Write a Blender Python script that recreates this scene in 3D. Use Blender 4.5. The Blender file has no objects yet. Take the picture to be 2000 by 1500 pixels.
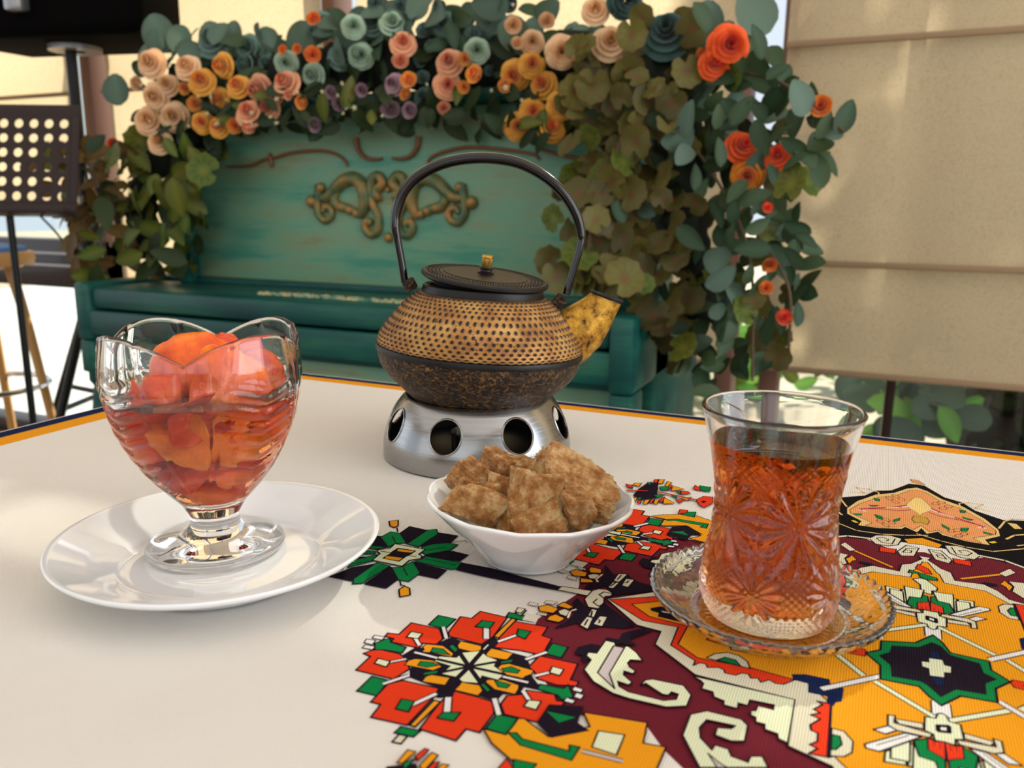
import bpy, bmesh, math, random
import numpy as np
from mathutils import Vector, Matrix
R = math.radians
SC = bpy.context.scene
COL = SC.collection
random.seed(7)

# ------------------------------------------------------------------ camera
T = 0.75                                   # table top height
cam = bpy.data.cameras.new('camera'); cam_ob = bpy.data.objects.new('camera', cam); COL.objects.link(cam_ob)
_P, _Y, _R = R(11.99), R(24.11), R(0.62)   # pitch down, yaw to the left, roll
_f = Vector((-math.sin(_Y)*math.cos(_P), math.cos(_Y)*math.cos(_P), -math.sin(_P)))
_r = Vector((math.cos(_Y), math.sin(_Y), 0)); _u = _r.cross(_f)
_r, _u = _r*math.cos(_R)+_u*math.sin(_R), _u*math.cos(_R)-_r*math.sin(_R)
cam_ob.matrix_world = Matrix(((_r.x, _u.x, -_f.x, 0), (_r.y, _u.y, -_f.y, 0), (_r.z, _u.z, -_f.z, .925), (0, 0, 0, 1)))
cam.sensor_width = 36; cam.lens = 1596/2000*36; cam.clip_start = .01; cam.clip_end = 200
cam.dof.use_dof = True; cam.dof.focus_distance = .46; cam.dof.aperture_fstop = 12
SC.camera = cam_ob

# ------------------------------------------------------------------ sky, sun, window light, added fill light, exposure
vs = SC.view_settings
vs.view_transform = 'Standard'; vs.look = 'None'; vs.gamma = 1; vs.use_curve_mapping = False
vs.exposure = -0.16
w = bpy.data.worlds.new('sky'); SC.world = w; w.use_nodes = True
bg = w.node_tree.nodes['Background']; bg.inputs[0].default_value = (.80, .90, 1, 1); bg.inputs[1].default_value = 1.1
def light(name, kind, loc, energy, color, rot=None, size=None, aim=None):
    l = bpy.data.lights.new(name, kind); l.energy = energy; l.color = color
    o = bpy.data.objects.new(name, l); COL.objects.link(o); o.location = loc
    if aim is not None: o.rotation_euler = (Vector(aim)-Vector(loc)).to_track_quat('-Z', 'Y').to_euler()
    if rot: o.rotation_euler = rot
    if kind == 'AREA': l.shape = 'RECTANGLE'; l.size, l.size_y = size
    return o
sun = light('sun', 'SUN', (0, 10, 10), 11, (1, .93, .82), aim=None)
sun.rotation_euler = Vector((-.28, -1, -.85)).to_track_quat('-Z', 'Y').to_euler(); sun.data.angle = R(1.2)
light('window_daylight_right', 'AREA', (2.55, .4, 1.55), 84, (.93, .97, 1), size=(3.4, 2.0), rot=(0, R(90), 0))
light('ceiling_panel_light', 'AREA', (-.9, -.6, 2.95), 44, (1, .95, .90), size=(5.5, 3.6), rot=(0, 0, 0))  # added overhead fill, no such ceiling panel is known
light('window_daylight_front', 'AREA', (-1.2, -3.4, 1.7), 23, (1, .95, .88), size=(6.5, 1.9), rot=(R(90), 0, 0))  # added fill from behind the camera, lifts the piano front
light('window_daylight_left', 'AREA', (-5.4, -.6, 1.6), 22, (.9, .95, 1), size=(4.4, 1.9), rot=(0, R(-90), 0))
SC.cycles.max_bounces = 18; SC.cycles.transmission_bounces = 14; SC.cycles.transparent_max_bounces = 12; SC.cycles.glossy_bounces = 6
SC.cycles.sample_clamp_indirect = 6

# ------------------------------------------------------------------ helpers
def srgb(r, g, b):
    f = lambda c: (c/255/12.92 if c/255 <= .04045 else ((c/255+.055)/1.055)**2.4)
    return (f(r), f(g), f(b), 1)
MATS = {}
def mat(name, col, rough=.5, metal=0, trans=0, ior=1.45, coat=0, spec=.5, sheen=0, sss=0):
    m = bpy.data.materials.new(name); m.use_nodes = True
    b = m.node_tree.nodes['Principled BSDF']
    b.inputs['Base Color'].default_value = srgb(*col) if max(col) > 1.01 else (*col, 1)
    b.inputs['Roughness'].default_value = rough; b.inputs['Metallic'].default_value = metal
    b.inputs['Transmission Weight'].default_value = trans; b.inputs['IOR'].default_value = ior
    b.inputs['Coat Weight'].default_value = coat; b.inputs['Specular IOR Level'].default_value = spec
    b.inputs['Sheen Weight'].default_value = sheen
    if sss:
        b.inputs['Subsurface Weight'].default_value = sss; b.inputs['Subsurface Radius'].default_value = (1, .45, .2); b.inputs['Subsurface Scale'].default_value = .004
    MATS[name] = m; return m
class N:                                    # tiny node-tree helper
    def __init__(s, m): s.t = m.node_tree; s.b = s.t.nodes['Principled BSDF']
    def n(s, ty, **k):
        x = s.t.nodes.new(ty)
        for a, v in k.items(): setattr(x, a, v)
        return x
    def l(s, a, b): s.t.links.new(a, b)
    def pos(s, scale=(1, 1, 1), coord='Object', rot=(0, 0, 0)):
        tc = s.n('ShaderNodeTexCoord'); mp = s.n('ShaderNodeMapping'); mp.inputs['Scale'].default_value = scale; mp.inputs['Rotation'].default_value = rot
        s.l(tc.outputs[coord], mp.inputs[0]); return mp.outputs[0]
    def noise(s, vec, scale, detail=4, rough=.55, dist=0):
        x = s.n('ShaderNodeTexNoise'); x.inputs['Scale'].default_value = scale; x.inputs['Detail'].default_value = detail
        x.inputs['Roughness'].default_value = rough; x.inputs['Distortion'].default_value = dist; s.l(vec, x.inputs['Vector']); return x.outputs['Fac']
    def ramp(s, fac, stops):
        x = s.n('ShaderNodeValToRGB'); e = x.color_ramp.elements
        while len(e) < len(stops): e.new(.5)
        for el, (p, c) in zip(e, stops): el.position = p; el.color = srgb(*c) if len(c) == 3 else c
        s.l(fac, x.inputs[0]); return x.outputs[0]
    def mix(s, fac, a, b, blend='MIX'):
        x = s.n('ShaderNodeMix', data_type='RGBA', blend_type=blend)
        for v, i in ((fac, 0), (a, 6), (b, 7)):
            if hasattr(v, 'node'): s.l(v, x.inputs[i])
            elif i == 0: x.inputs[0].default_value = v
            else: x.inputs[i].default_value = srgb(*v)
        return x.outputs[2]
    def bump(s, h, strength=.3, dist=.001, prev=None):
        x = s.n('ShaderNodeBump'); x.inputs['Strength'].default_value = strength; x.inputs['Distance'].default_value = dist
        s.l(h, x.inputs['Height'])
        if prev is not None: s.l(prev, x.inputs['Normal'])
        s.l(x.outputs[0], s.b.inputs['Normal']); return x.outputs[0]
    def color(s, c): s.l(c, s.b.inputs['Base Color'])
    def attr(s, name): x = s.n('ShaderNodeAttribute'); x.attribute_name = name; return x.outputs['Fac']

def tag(o, label=None, cat=None, group=None, kind=None):
    for k, v in (('label', label), ('category', cat), ('group', group), ('kind', kind)):
        if v: o[k] = v
    return o
def empty(name, loc, rz=0, label=None, cat=None, group=None):
    o = bpy.data.objects.new(name, None); COL.objects.link(o); o.location = loc; o.rotation_euler = (0, 0, rz); o.empty_display_size = .05
    return tag(o, label, cat, group)
def link(name, me, parent=None, loc=(0, 0, 0), rot=(0, 0, 0), scale=None):
    o = bpy.data.objects.new(name, me); COL.objects.link(o); o.parent = parent; o.location = loc; o.rotation_euler = rot
    if scale is not None: o.scale = (scale,)*3 if isinstance(scale, (int, float)) else scale
    return o
def mesh(name, v, f, m, parent=None, smooth=True, loc=(0, 0, 0), rot=(0, 0, 0), mi=None, attr=None, sharp=None):
    me = bpy.data.meshes.new(name); me.from_pydata([tuple(map(float, p)) for p in v], [], [tuple(map(int, q)) for q in f])
    for x in (m if isinstance(m, (list, tuple)) else [m]): me.materials.append(x)
    if mi is not None: me.polygons.foreach_set('material_index', mi)
    me.polygons.foreach_set('use_smooth', [smooth]*len(me.polygons))
    for k, a in (attr or {}).items():
        at = me.attributes.new(k, 'FLOAT', 'POINT'); at.data.foreach_set('value', np.asarray(a, dtype=np.float32))
    if sharp: me.set_sharp_from_angle(angle=R(sharp))
    me.update(); return link(name, me, parent, loc, rot)
def grid_faces(nu, nv, wrap=True, off=0):
    out = []
    for j in range(nv-1):
        for i in range(nu if wrap else nu-1):
            a = off+j*nu+i; b = off+j*nu+(i+1) % nu; out.append((a, b, b+nu, a+nu))
    return out
def lathe_data(prof, n=64, fn=None):        # prof: [(r, z)]; poles closed when r = 0
    v, f = [], []
    th = [2*math.pi*i/n for i in range(n)]
    for j, (r, z) in enumerate(prof):
        for t in th:
            rr, zz = (r, z) if fn is None else fn(r, z, t, j)
            v.append((rr*math.cos(t), rr*math.sin(t), zz))
    return v, grid_faces(n, len(prof))
def lathe(name, prof, m, parent=None, n=64, fn=None, loc=(0, 0, 0), rot=(0, 0, 0), sharp=40, **k):
    v, f = lathe_data(prof, n, fn)
    o = mesh(name, v, f, m, parent, True, loc, rot, sharp=None, **k)
    bm = bmesh.new(); bm.from_mesh(o.data); bmesh.ops.remove_doubles(bm, verts=bm.verts, dist=1e-6); bmesh.ops.recalc_face_normals(bm, faces=bm.faces)
    bm.to_mesh(o.data); bm.free()
    if sharp: o.data.set_sharp_from_angle(angle=R(sharp))
    return o
def resample(pts, n):                       # smooth curve through points (Catmull-Rom)
    P = [Vector(p) for p in pts]; P = [2*P[0]-P[1]]+P+[2*P[-1]-P[-2]]; out = []
    m = len(P)-3
    for i in range(n):
        s = i/(n-1)*m; k = min(int(s), m-1); t = s-k; a, b, c, d = P[k:k+4]
        out.append(.5*((2*b)+(c-a)*t+(2*a-5*b+4*c-d)*t*t+(3*b-a-3*c+d)*t**3))
    return out
def tube_data(path, rad, n=10, closed=False, flat=1.0, up=None):
    P = [Vector(p) for p in path]; v = []; L = len(P); nrm = None
    for i, p in enumerate(P):
        a = P[(i-1) % L] if (closed or i) else p; b = P[(i+1) % L] if (closed or i < L-1) else p
        d = (b-a).normalized()
        if nrm is None: nrm = (Vector(up) if up else (Vector((0, 0, 1)) if abs(d.z) < .9 else Vector((1, 0, 0))))
        nrm = (nrm-d*nrm.dot(d)).normalized(); bn = d.cross(nrm)
        r = rad(i/(L-1)) if callable(rad) else rad
        for k in range(n):
            t = 2*math.pi*k/n; v.append(p+nrm*(r*math.cos(t))+bn*(r*flat*math.sin(t)))
    f = grid_faces(n, L)
    if closed: f += [((L-1)*n+i, (L-1)*n+(i+1) % n, (i+1) % n, i) for i in range(n)]
    else: f += [tuple(range(n-1, -1, -1)), tuple((L-1)*n+i for i in range(n))]
    return v, f
def tube(name, path, rad, m, parent=None, n=10, closed=False, loc=(0, 0, 0), **k):
    v, f = tube_data(path, rad, n, closed, **k); return mesh(name, v, f, m, parent, True, loc, sharp=50)
def join_data(parts):
    v, f = [], []
    for a, b in parts:
        o = len(v); v += [tuple(x) for x in a]; f += [tuple(i+o for i in q) for q in b]
    return v, f
def box_data(x0, x1, y0, y1, z0, z1):
    v = [(x, y, z) for z in (z0, z1) for y in (y0, y1) for x in (x0, x1)]
    return v, [(0, 2, 3, 1), (4, 5, 7, 6), (0, 1, 5, 4), (2, 6, 7, 3), (0, 4, 6, 2), (1, 3, 7, 5)]
def box(name, x0, x1, y0, y1, z0, z1, m, parent=None, bev=.004, seg=2):
    c = ((x0+x1)/2, (y0+y1)/2, (z0+z1)/2)
    bm = bmesh.new(); bmesh.ops.create_cube(bm, size=1)
    for q in bm.verts: q.co = Vector((q.co.x*(x1-x0), q.co.y*(y1-y0), q.co.z*(z1-z0)))
    if bev: bmesh.ops.bevel(bm, geom=list(bm.edges), offset=min(bev, .45*min(x1-x0, y1-y0, z1-z0)), segments=seg, affect='EDGES', profile=.5)
    me = bpy.data.meshes.new(name); bm.to_mesh(me); bm.free(); me.materials.append(m)
    me.polygons.foreach_set('use_smooth', [True]*len(me.polygons)); me.set_sharp_from_angle(angle=R(35))
    if parent is not None: c = tuple(np.array(c)-np.array(parent.location))
    return link(name, me, parent, c)
def wob(x, y, z, s=1.0):                    # cheap smooth noise
    return (math.sin(x*s*1.7+1.3*math.sin(y*s*1.1))+math.sin(y*s*2.3+1.7*math.sin(z*s*1.3+2))+math.sin(z*s*1.9+1.1*math.sin(x*s*2.1+4)))/3

# ------------------------------------------------------------------ materials
def cloth_mat(name, col):
    m = mat('cloth_'+name, col, .9, spec=.08); k = N(m)
    p = k.pos((1, 1, 1), 'Object')
    wv = k.n('ShaderNodeTexWave', wave_type='BANDS', bands_direction='X'); wv.inputs['Scale'].default_value = 310; wv.inputs['Distortion'].default_value = .25; wv.inputs['Detail'].default_value = 1; k.l(p, wv.inputs['Vector'])
    wy = k.n('ShaderNodeTexWave', wave_type='BANDS', bands_direction='Y'); wy.inputs['Scale'].default_value = 420; k.l(p, wy.inputs['Vector'])
    mx = k.n('ShaderNodeMath', operation='MULTIPLY'); k.l(wv.outputs['Fac'], mx.inputs[0]); mx2 = k.n('ShaderNodeMath', operation='ADD'); mx2.inputs[1].default_value = 1.2; k.l(wy.outputs['Fac'], mx2.inputs[0]); k.l(mx2.outputs[0], mx.inputs[1])
    c2 = tuple(c*.86 for c in col)
    k.color(k.mix(wv.outputs['Fac'], c2, col))
    b1 = k.bump(mx.outputs[0], .35, .0004)
    k.bump(k.noise(p, 9, 3), .5, .010, b1)
    return m
CL = {n: cloth_mat(n, c) for n, c in dict(white=(240, 233, 224), red=(236, 62, 28), orange=(243, 160, 28), green=(12, 130, 66), navyblack=(30, 20, 34), black=(20, 17, 18),
      navy=(18, 32, 72), maroon=(112, 34, 46), cream=(232, 236, 198), ivory=(226, 218, 190), clothivory=(226, 216, 198), greypink=(206, 192, 190), peach=(240, 160, 100), peachgold=(238, 200, 130),
      yellow=(250, 215, 130), lemon=(238, 205, 40), gold=(205, 165, 60), pink=(170, 40, 80), palepink=(250, 205, 200)).items()}
CL['printwhite'] = cloth_mat('printwhite', (240, 236, 232))

glass = mat('clear_glass', (1., 1., 1.), 0, trans=1, ior=1.5)
crystal = mat('crystal_glass', (1., .985, .98), 0, trans=1, ior=1.52)
def liquid(name, col, dens, ior):
    m = mat(name, (1., 1., 1.), 0); k = N(m); g = k.n('ShaderNodeBsdfGlass'); g.inputs['Roughness'].default_value = 0; g.inputs['IOR'].default_value = ior
    k.l(g.outputs[0], k.t.nodes['Material Output'].inputs['Surface'])
    va = k.n('ShaderNodeVolumeAbsorption'); va.inputs['Color'].default_value = (*col, 1); va.inputs['Density'].default_value = dens
    k.l(va.outputs[0], k.t.nodes['Material Output'].inputs['Volume']); return m
tea_m = [liquid('black_tea', (.93, .61, .08), 118, 1.34), liquid('black_tea_against_glass', (.93, .61, .08), 118, 1.34/1.52)]     # free surface; wall where the tea wets the glass
syrup_m = [liquid('fruit_syrup', (.975, .50, .09), 38, 1.36), liquid('fruit_syrup_against_glass', (.975, .50, .09), 38, 1.36/1.5)]
porcelain = mat('white_porcelain', (236, 237, 238), .07, coat=.6, spec=.6)
cast = mat('cast_iron', (19, 16, 15), .42, metal=.2)
k = N(cast); k.bump(k.noise(k.pos((1, 1, 1)), 900, 3), .25, .0004)
lacq = mat('black_enamel', (5, 5, 6), .16, coat=.3); k = N(lacq); k.bump(k.noise(k.pos(), 160, 2), .12, .0006)
brass = mat('brass', (214, 170, 84), .28, metal=1)
def pot_gold(name):
    m = mat(name, (170, 120, 40), .45, metal=.3); k = N(m); p = k.pos()
    base = k.ramp(k.noise(p, 60, 5), [(.25, (116, 70, 38)), (.5, (172, 122, 62)), (.75, (204, 162, 100))])
    base = k.mix(k.ramp(k.noise(p, 320, 3), [(.62, (0, 0, 0)), (.7, (255, 255, 255))]), base, (74, 46, 24))
    k.color(k.mix(k.attr('dot'), base, (34, 22, 16))); k.bump(k.noise(p, 700, 3), .18, .0004); return m
pot_up = pot_gold('gold_painted_iron')
pot_low = mat('bronzed_iron', (60, 44, 32), .5, metal=.45)
k = N(pot_low); p = k.pos((1, 1, 1.5)); nn = k.noise(p, 260, 4, .6, 1.2)
k.color(k.ramp(nn, [(.35, (26, 20, 18)), (.52, (56, 42, 32)), (.66, (140, 100, 52))])); k.bump(nn, .9, .0016)
spout_m = mat('spout_gold', (196, 142, 40), .4, metal=.55)
k = N(spout_m); p = k.pos(); nn = k.noise(p, 130, 6, .7)
k.color(k.ramp(nn, [(.36, (40, 28, 18)), (.44, (150, 104, 34)), (.56, (196, 146, 46)), (.75, (216, 170, 76))])); k.bump(nn, .4, .0008)
alu = mat('brushed_aluminium', (160, 160, 160), .22, metal=1)
k = N(alu); nn = k.noise(k.pos((1, 1, 120)), 9, 4); k.bump(nn, .08, .0006)
k.l(k.ramp(nn, [(.3, (.16, .16, .16, 1)), (.7, (.30, .30, .30, 1))]), k.b.inputs['Roughness'])
sugar_m = mat('caramel_sugar', (205, 146, 84), .24, spec=.8, sss=.3)
k = N(sugar_m); p = k.pos(); nn = k.noise(p, 130, 8, .7)
k.color(k.ramp(nn, [(.34, (150, 90, 40)), (.48, (206, 144, 78)), (.62, (246, 206, 148))])); k.bump(k.noise(p, 330, 7, .8), 1., .0035)
fruit_m = mat('candied_fruit', (225, 95, 20), .22, spec=.6, sss=.5); k = N(fruit_m); p = k.pos(); nn = k.noise(p, 45, 4)
k.color(k.ramp(nn, [(.3, (206, 56, 10)), (.5, (242, 104, 12)), (.7, (252, 156, 36))])); k.bump(k.noise(p, 260, 4), .5, .0012)
fruit_r = mat('candied_fruit_red', (196, 60, 36), .2, spec=.6, sss=.5); k = N(fruit_r); p = k.pos(); nn = k.noise(p, 60, 4)
k.color(k.ramp(nn, [(.3, (182, 34, 14)), (.55, (222, 72, 24)), (.75, (238, 118, 52))])); k.bump(k.noise(p, 300, 4), .6, .0014)
fruit_y = mat('candied_fruit_pale', (244, 150, 48), .25, spec=.6, sss=.5); k = N(fruit_y); k.bump(k.noise(k.pos(), 120, 4), .8, .003)
def piano_mat(name, stops, sc=(1, 6, 6), rough=.42):
    m = mat(name, (60, 140, 120), rough, spec=.4); k = N(m); p = k.pos(sc)
    a = k.noise(p, 2.6, 6, .6); b = k.noise(k.pos((sc[0]*2.5, sc[1]*9, sc[2]*9)), 3, 5, .6)
    x = k.n('ShaderNodeMath', operation='ADD'); k.l(a, x.inputs[0]); y = k.n('ShaderNodeMath', operation='MULTIPLY'); k.l(b, y.inputs[0]); y.inputs[1].default_value = .22; k.l(y.outputs[0], x.inputs[1])
    k.color(k.ramp(x.outputs[0], stops)); k.bump(b, .12, .002); return m
piano_panel = piano_mat('distressed_teal_panel', [(.45, (74, 146, 124)), (.58, (112, 160, 132)), (.70, (126, 154, 120)), (.82, (134, 120, 82))])
piano_teal = piano_mat('distressed_teal_wood', [(.45, (4, 58, 58)), (.62, (10, 76, 68)), (.76, (34, 94, 76)), (.88, (62, 66, 42))])
piano_gilt = mat('gilded_teal_carving', (120, 116, 70), .4, metal=.2)
k = N(piano_gilt); k.color(k.ramp(k.noise(k.pos(), 26, 4), [(.35, (58, 92, 70)), (.5, (112, 112, 66)), (.68, (176, 122, 62))]))
piano_brown = mat('gilded_brown_line', (126, 80, 48), .4, metal=.2)
piano_strip = mat('gilded_strip', (150, 150, 110), .35, metal=.3)
k = N(piano_strip); k.color(k.ramp(k.noise(k.pos(), 60, 4), [(.35, (40, 110, 96)), (.5, (150, 170, 140)), (.68, (210, 170, 110))]))
black_m = mat('black_plastic', (9, 8, 8), .9, spec=.04); black_metal = mat('black_metal', (16, 15, 16), .35, metal=.4)
brown_metal = mat('dark_brown_metal', (40, 24, 20), .45, metal=.2)
frame_m = mat('brown_window_frame', (124, 88, 72), .45); dark_frame = mat('dark_brown_rail', (42, 26, 22), .35, coat=.3); steel = mat('grey_metal', (160, 158, 158), .35, metal=.8)
wood_m = mat('light_wood', (196, 150, 92), .45); blue_m = mat('blue_cushion', (70, 120, 196), .7); chrome = mat('chrome', (220, 220, 222), .1, metal=1)
wall_m = mat('cream_plaster', (222, 208, 188), .8); ceil_m = mat('white_ceiling', (225, 220, 212), .85); floor_m = mat('brown_floor', (120, 96, 76), .4)
tile_m = mat('white_terrace_tile', (226, 224, 218), .5); grout_m = mat('tile_grout', (150, 148, 142), .9); path_m = mat('beige_garden_path', (186, 170, 142), .9); soil_m = mat('garden_soil', (70, 58, 42), .95)
k = N(path_m); k.color(k.ramp(k.noise(k.pos(), 1.5, 5), [(.35, (160, 146, 120)), (.65, (204, 190, 164))]))
def blind_mat():
    m = mat('linen_blind', (220, 198, 164), .9, spec=.1); k = N(m); t = k.t
    p = k.pos((1, 1, 1)); nn = k.noise(k.pos((60, 60, 400)), 2, 3); n2 = k.noise(k.pos((400, 60, 60)), 2, 3)
    ad = k.n('ShaderNodeMath', operation='ADD'); k.l(nn, ad.inputs[0]); k.l(n2, ad.inputs[1])
    c = k.ramp(ad.outputs[0], [(.7, (190, 160, 122)), (1., (220, 196, 160))])
    tr = k.n('ShaderNodeBsdfTranslucent'); k.l(c, tr.inputs[0]); df = k.n('ShaderNodeBsdfDiffuse'); k.l(c, df.inputs[0])
    mx = k.n('ShaderNodeMixShader'); mx.inputs[0].default_value = .58; k.l(df.outputs[0], mx.inputs[1]); k.l(tr.outputs[0], mx.inputs[2])
    k.l(mx.outputs[0], t.nodes['Material Output'].inputs[0]); return m
blind_m = blind_mat()
pane_m = mat('window_pane', (1., 1., 1.), 0)
k = N(pane_m); _tr = k.n('ShaderNodeBsdfTransparent'); _tr.inputs[0].default_value = (.93, .96, .95, 1); _gl = k.n('ShaderNodeBsdfGlossy'); _gl.inputs['Roughness'].default_value = .02
_mx = k.n('ShaderNodeMixShader'); _mx.inputs[0].default_value = .05; k.l(_tr.outputs[0], _mx.inputs[1]); k.l(_gl.outputs[0], _mx.inputs[2]); k.l(_mx.outputs[0], k.t.nodes['Material Output'].inputs[0])
def leaf_mat(name, a, b, edge=None, rough=.5):
    m = mat(name, a, rough, spec=.35); k = N(m); oi = k.n('ShaderNodeObjectInfo')
    c = k.mix(oi.outputs['Random'], a, b)
    c = k.mix(k.attr('vein'), c, edge or tuple(min(255, x*1.35+12) for x in a)); k.color(c)
    tr = k.n('ShaderNodeBsdfTranslucent'); k.l(c, tr.inputs[0]); mx = k.n('ShaderNodeMixShader'); mx.inputs[0].default_value = .22
    k.l(k.b.outputs[0], mx.inputs[1]); k.l(tr.outputs[0], mx.inputs[2]); k.l(mx.outputs[0], k.t.nodes['Material Output'].inputs[0]); return m
LM = dict(ger=leaf_mat('geranium_leaf', (46, 66, 30), (108, 112, 48), (112, 62, 44)), rose=leaf_mat('rose_leaf', (40, 62, 42), (72, 88, 54)), euc=leaf_mat('eucalyptus_leaf', (66, 88, 76), (104, 124, 106)),
          dark=leaf_mat('dark_leaf', (26, 40, 18), (52, 66, 30)), olive=leaf_mat('olive_leaf', (84, 84, 26), (56, 90, 30)), brown=leaf_mat('brown_leaf', (84, 62, 30), (112, 92, 44)), bright=leaf_mat('bright_leaf', (92, 150, 64), (140, 180, 90)))
alu_in = mat('sooty_aluminium', (52, 50, 50), .45, metal=.8)  # shade inside the warmer put into the colour, so its holes look dark
stem_m = mat('brown_stem', (84, 66, 44), .7); dark_core_m = mat('dark_moss', (20, 26, 14), .95)  # the dark green also carries the interior shade of the garland cores
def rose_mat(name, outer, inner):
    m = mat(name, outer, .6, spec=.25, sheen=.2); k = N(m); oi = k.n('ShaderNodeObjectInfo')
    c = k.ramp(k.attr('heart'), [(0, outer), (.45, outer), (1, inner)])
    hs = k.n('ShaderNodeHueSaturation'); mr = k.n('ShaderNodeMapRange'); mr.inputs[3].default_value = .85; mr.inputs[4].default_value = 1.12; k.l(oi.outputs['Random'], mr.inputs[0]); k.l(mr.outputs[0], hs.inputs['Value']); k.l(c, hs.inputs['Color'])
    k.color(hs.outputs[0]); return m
RM = dict(c=rose_mat('cream_peach_petal', (238, 196, 150), (214, 158, 84)), y=rose_mat('yellow_orange_petal', (238, 170, 70), (232, 110, 50)), p=rose_mat('salmon_petal', (236, 170, 128), (206, 84, 50)),
          b=rose_mat('dusty_teal_petal', (106, 136, 126), (84, 116, 112)), m=rose_mat('mint_petal', (164, 188, 162), (130, 158, 132)), o=rose_mat('orange_petal', (232, 140, 44), (224, 84, 20)), l=rose_mat('lavender_petal', (170, 136, 146), (90, 40, 60)),
          t=rose_mat('deep_teal_petal', (62, 92, 86), (44, 72, 70)), r=rose_mat('vermilion_petal', (236, 92, 36), (220, 40, 14)))

# ------------------------------------------------------------------ the room and the garden outside
def struct(o, label=None, cat=None): return tag(o, label, cat, kind='structure')
WY = 2.12                                   # window wall
struct(box('floor', -5.5, 2.6, -3.5, WY+.05, -.06, 0, floor_m, bev=0), 'brown floor of the room under the table')
struct(box('ceiling', -5.5, 2.6, -3.5, WY+.14, 3.0, 3.1, ceil_m, bev=0), 'white ceiling of the room')
wl = struct(box('wall_left', -5.6, -5.5, -3.5, WY, 0, .5, wall_m, bev=0), 'cream wall at the left end of the room'); box('lintel', -5.6, -5.5, -3.5, WY, 2.6, 3.0, wall_m, wl, bev=0)
wr = struct(box('wall_right', 2.6, 2.7, -3.5, WY, 0, .5, wall_m, bev=0), 'cream wall at the right end of the room'); box('lintel', 2.6, 2.7, -3.5, WY, 2.6, 3.0, wall_m, wr, bev=0)
wf = struct(box('wall_front', -5.5, 2.6, -3.6, -3.5, 0, .7, wall_m, bev=0), 'cream wall behind the table, opposite the windows'); box('lintel', -5.5, 2.6, -3.6, -3.5, 2.7, 3.0, wall_m, wf, bev=0)
for y in (-3.5, -1.8, .1, 2.0):
    box('post', 2.6, 2.7, y, y+.12, .5, 2.6, wall_m, wr, bev=0); box('post', -5.6, -5.5, y, y+.12, .5, 2.6, wall_m, wl, bev=0)
for x in (-5.5, -3.4, -1.3, .8, 2.48): box('post', x, x+.12, -3.6, -3.5, .7, 2.7, wall_m, wf, bev=0)
wb = struct(box('wall_back', -5.5, 2.6, WY+.02, WY+.14, 2.75, 3.0, wall_m, bev=0), 'strip of wall above the tall windows')
# tall windows between pairs of brown posts
bays = [(-5.4, -2.60), (-2.49, -1.555), (-1.475, -.335), (-.265, 1.0), (1.07, 2.5)]
for i, (x0, x1) in enumerate(bays):
    wdw = struct(empty('window_%d' % (i+1), (x0, WY+.08, 0)), 'tall window bay with brown posts')
    box('pane', x0+.02, x1-.02, WY+.085, WY+.091, .05, 2.75, pane_m, wdw, bev=0)
    box('sill_rail', x0, x1, WY+.03, WY+.13, 0, .06, dark_frame, wdw)
    for a, b in ((x0, x0+.045), (x1-.045, x1)): box('post', a, b, WY+.03, WY+.13, .06, 2.75, frame_m, wdw)
    if i == 0:
        box('rail', x0, x1, WY+.02, WY+.13, .62, .80, dark_frame, wdw)
        for z in (.705, .75): box('rail_trim', x0, x1, WY+.008, WY+.02, z-.008, z+.004, steel, wdw, bev=.002)
    if i == 3: box('mullion', .035, .058, WY+.05, WY+.09, .06, 2.7, dark_frame, wdw)
# roman blinds: cloth panels hung in soft folds, each with rods along the folds
def blind(x0, x1, zbot, label, folds):
    root = empty('roman_blind', ((x0+x1)/2, WY, zbot), 0, label, 'blind', 'roman blinds along the window wall')
    zs = [2.7]+folds+[zbot]
    nx = 40
    for a, b in zip(zs[:-1], zs[1:]):
        v, f = [], []; n = 12
        for j in range(n+1):
            z = a+(b-a)*j/n
            for i in range(nx+1):
                x = x0+(x1-x0)*i/nx; t = j/n
                y = WY-.012*math.sin(t*math.pi)**.7-.010*math.sin(x*7+z*3)*math.sin(t*math.pi)-(.018*max(0, t-.85)/.15)
                v.append((x-root.location.x, y-WY, z-zbot))
        f = grid_faces(nx+1, n+1, wrap=False)
        mesh('blind_panel', v, f, blind_m, root)
    for z in folds+[zbot]:
        o = box('fold_rod', x0, x1, WY-.036, WY-.026, z-.008, z+.006, mat_rod, root, bev=.003)
mat_rod = mat('fold_rod_linen', (150, 122, 92), .8)
blind(-5.3, -2.625, .93, 'cream roman blind left of the bright slit, behind the black loudspeaker', [2.3, 1.80, 1.306])
blind(-2.475, -1.57, .62, 'cream roman blind behind the left half of the piano garland', [2.3, 1.80, 1.306, .93])
blind(-1.44, -.36, .55, 'pale roman blind behind the middle of the flower garland', [2.3, 1.80, 1.306, .81])
blind(-.25, 1.0, .55, 'beige roman blind at the right, darker toward its hem above the garden', [2.3, 1.80, 1.306, .81])
blind(1.09, 2.5, .55, 'beige roman blind at the far right end of the window wall', [2.3, 1.80, 1.306, .81])
# outside
struct(box('ground_outside', -30, 30, WY+.15, 45, -.14, -.06, path_m, bev=0), 'pale sunlit ground outside the windows')
terr = struct(empty('terrace_floor', (-4, 4, -.05)), 'white tiled terrace outside the left windows')
box('grout_bed', -9.5, -1.9, WY+.2, 10, -.06, -.045, grout_m, terr, bev=0)
for i in range(12):
    for j in range(12):
        x = -9.4+i*.62; y = WY+.25+j*.62
        box('tile', x, x+.605, y, y+.605, -.05, -.03, tile_m, terr, bev=.003, seg=1)

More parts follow.
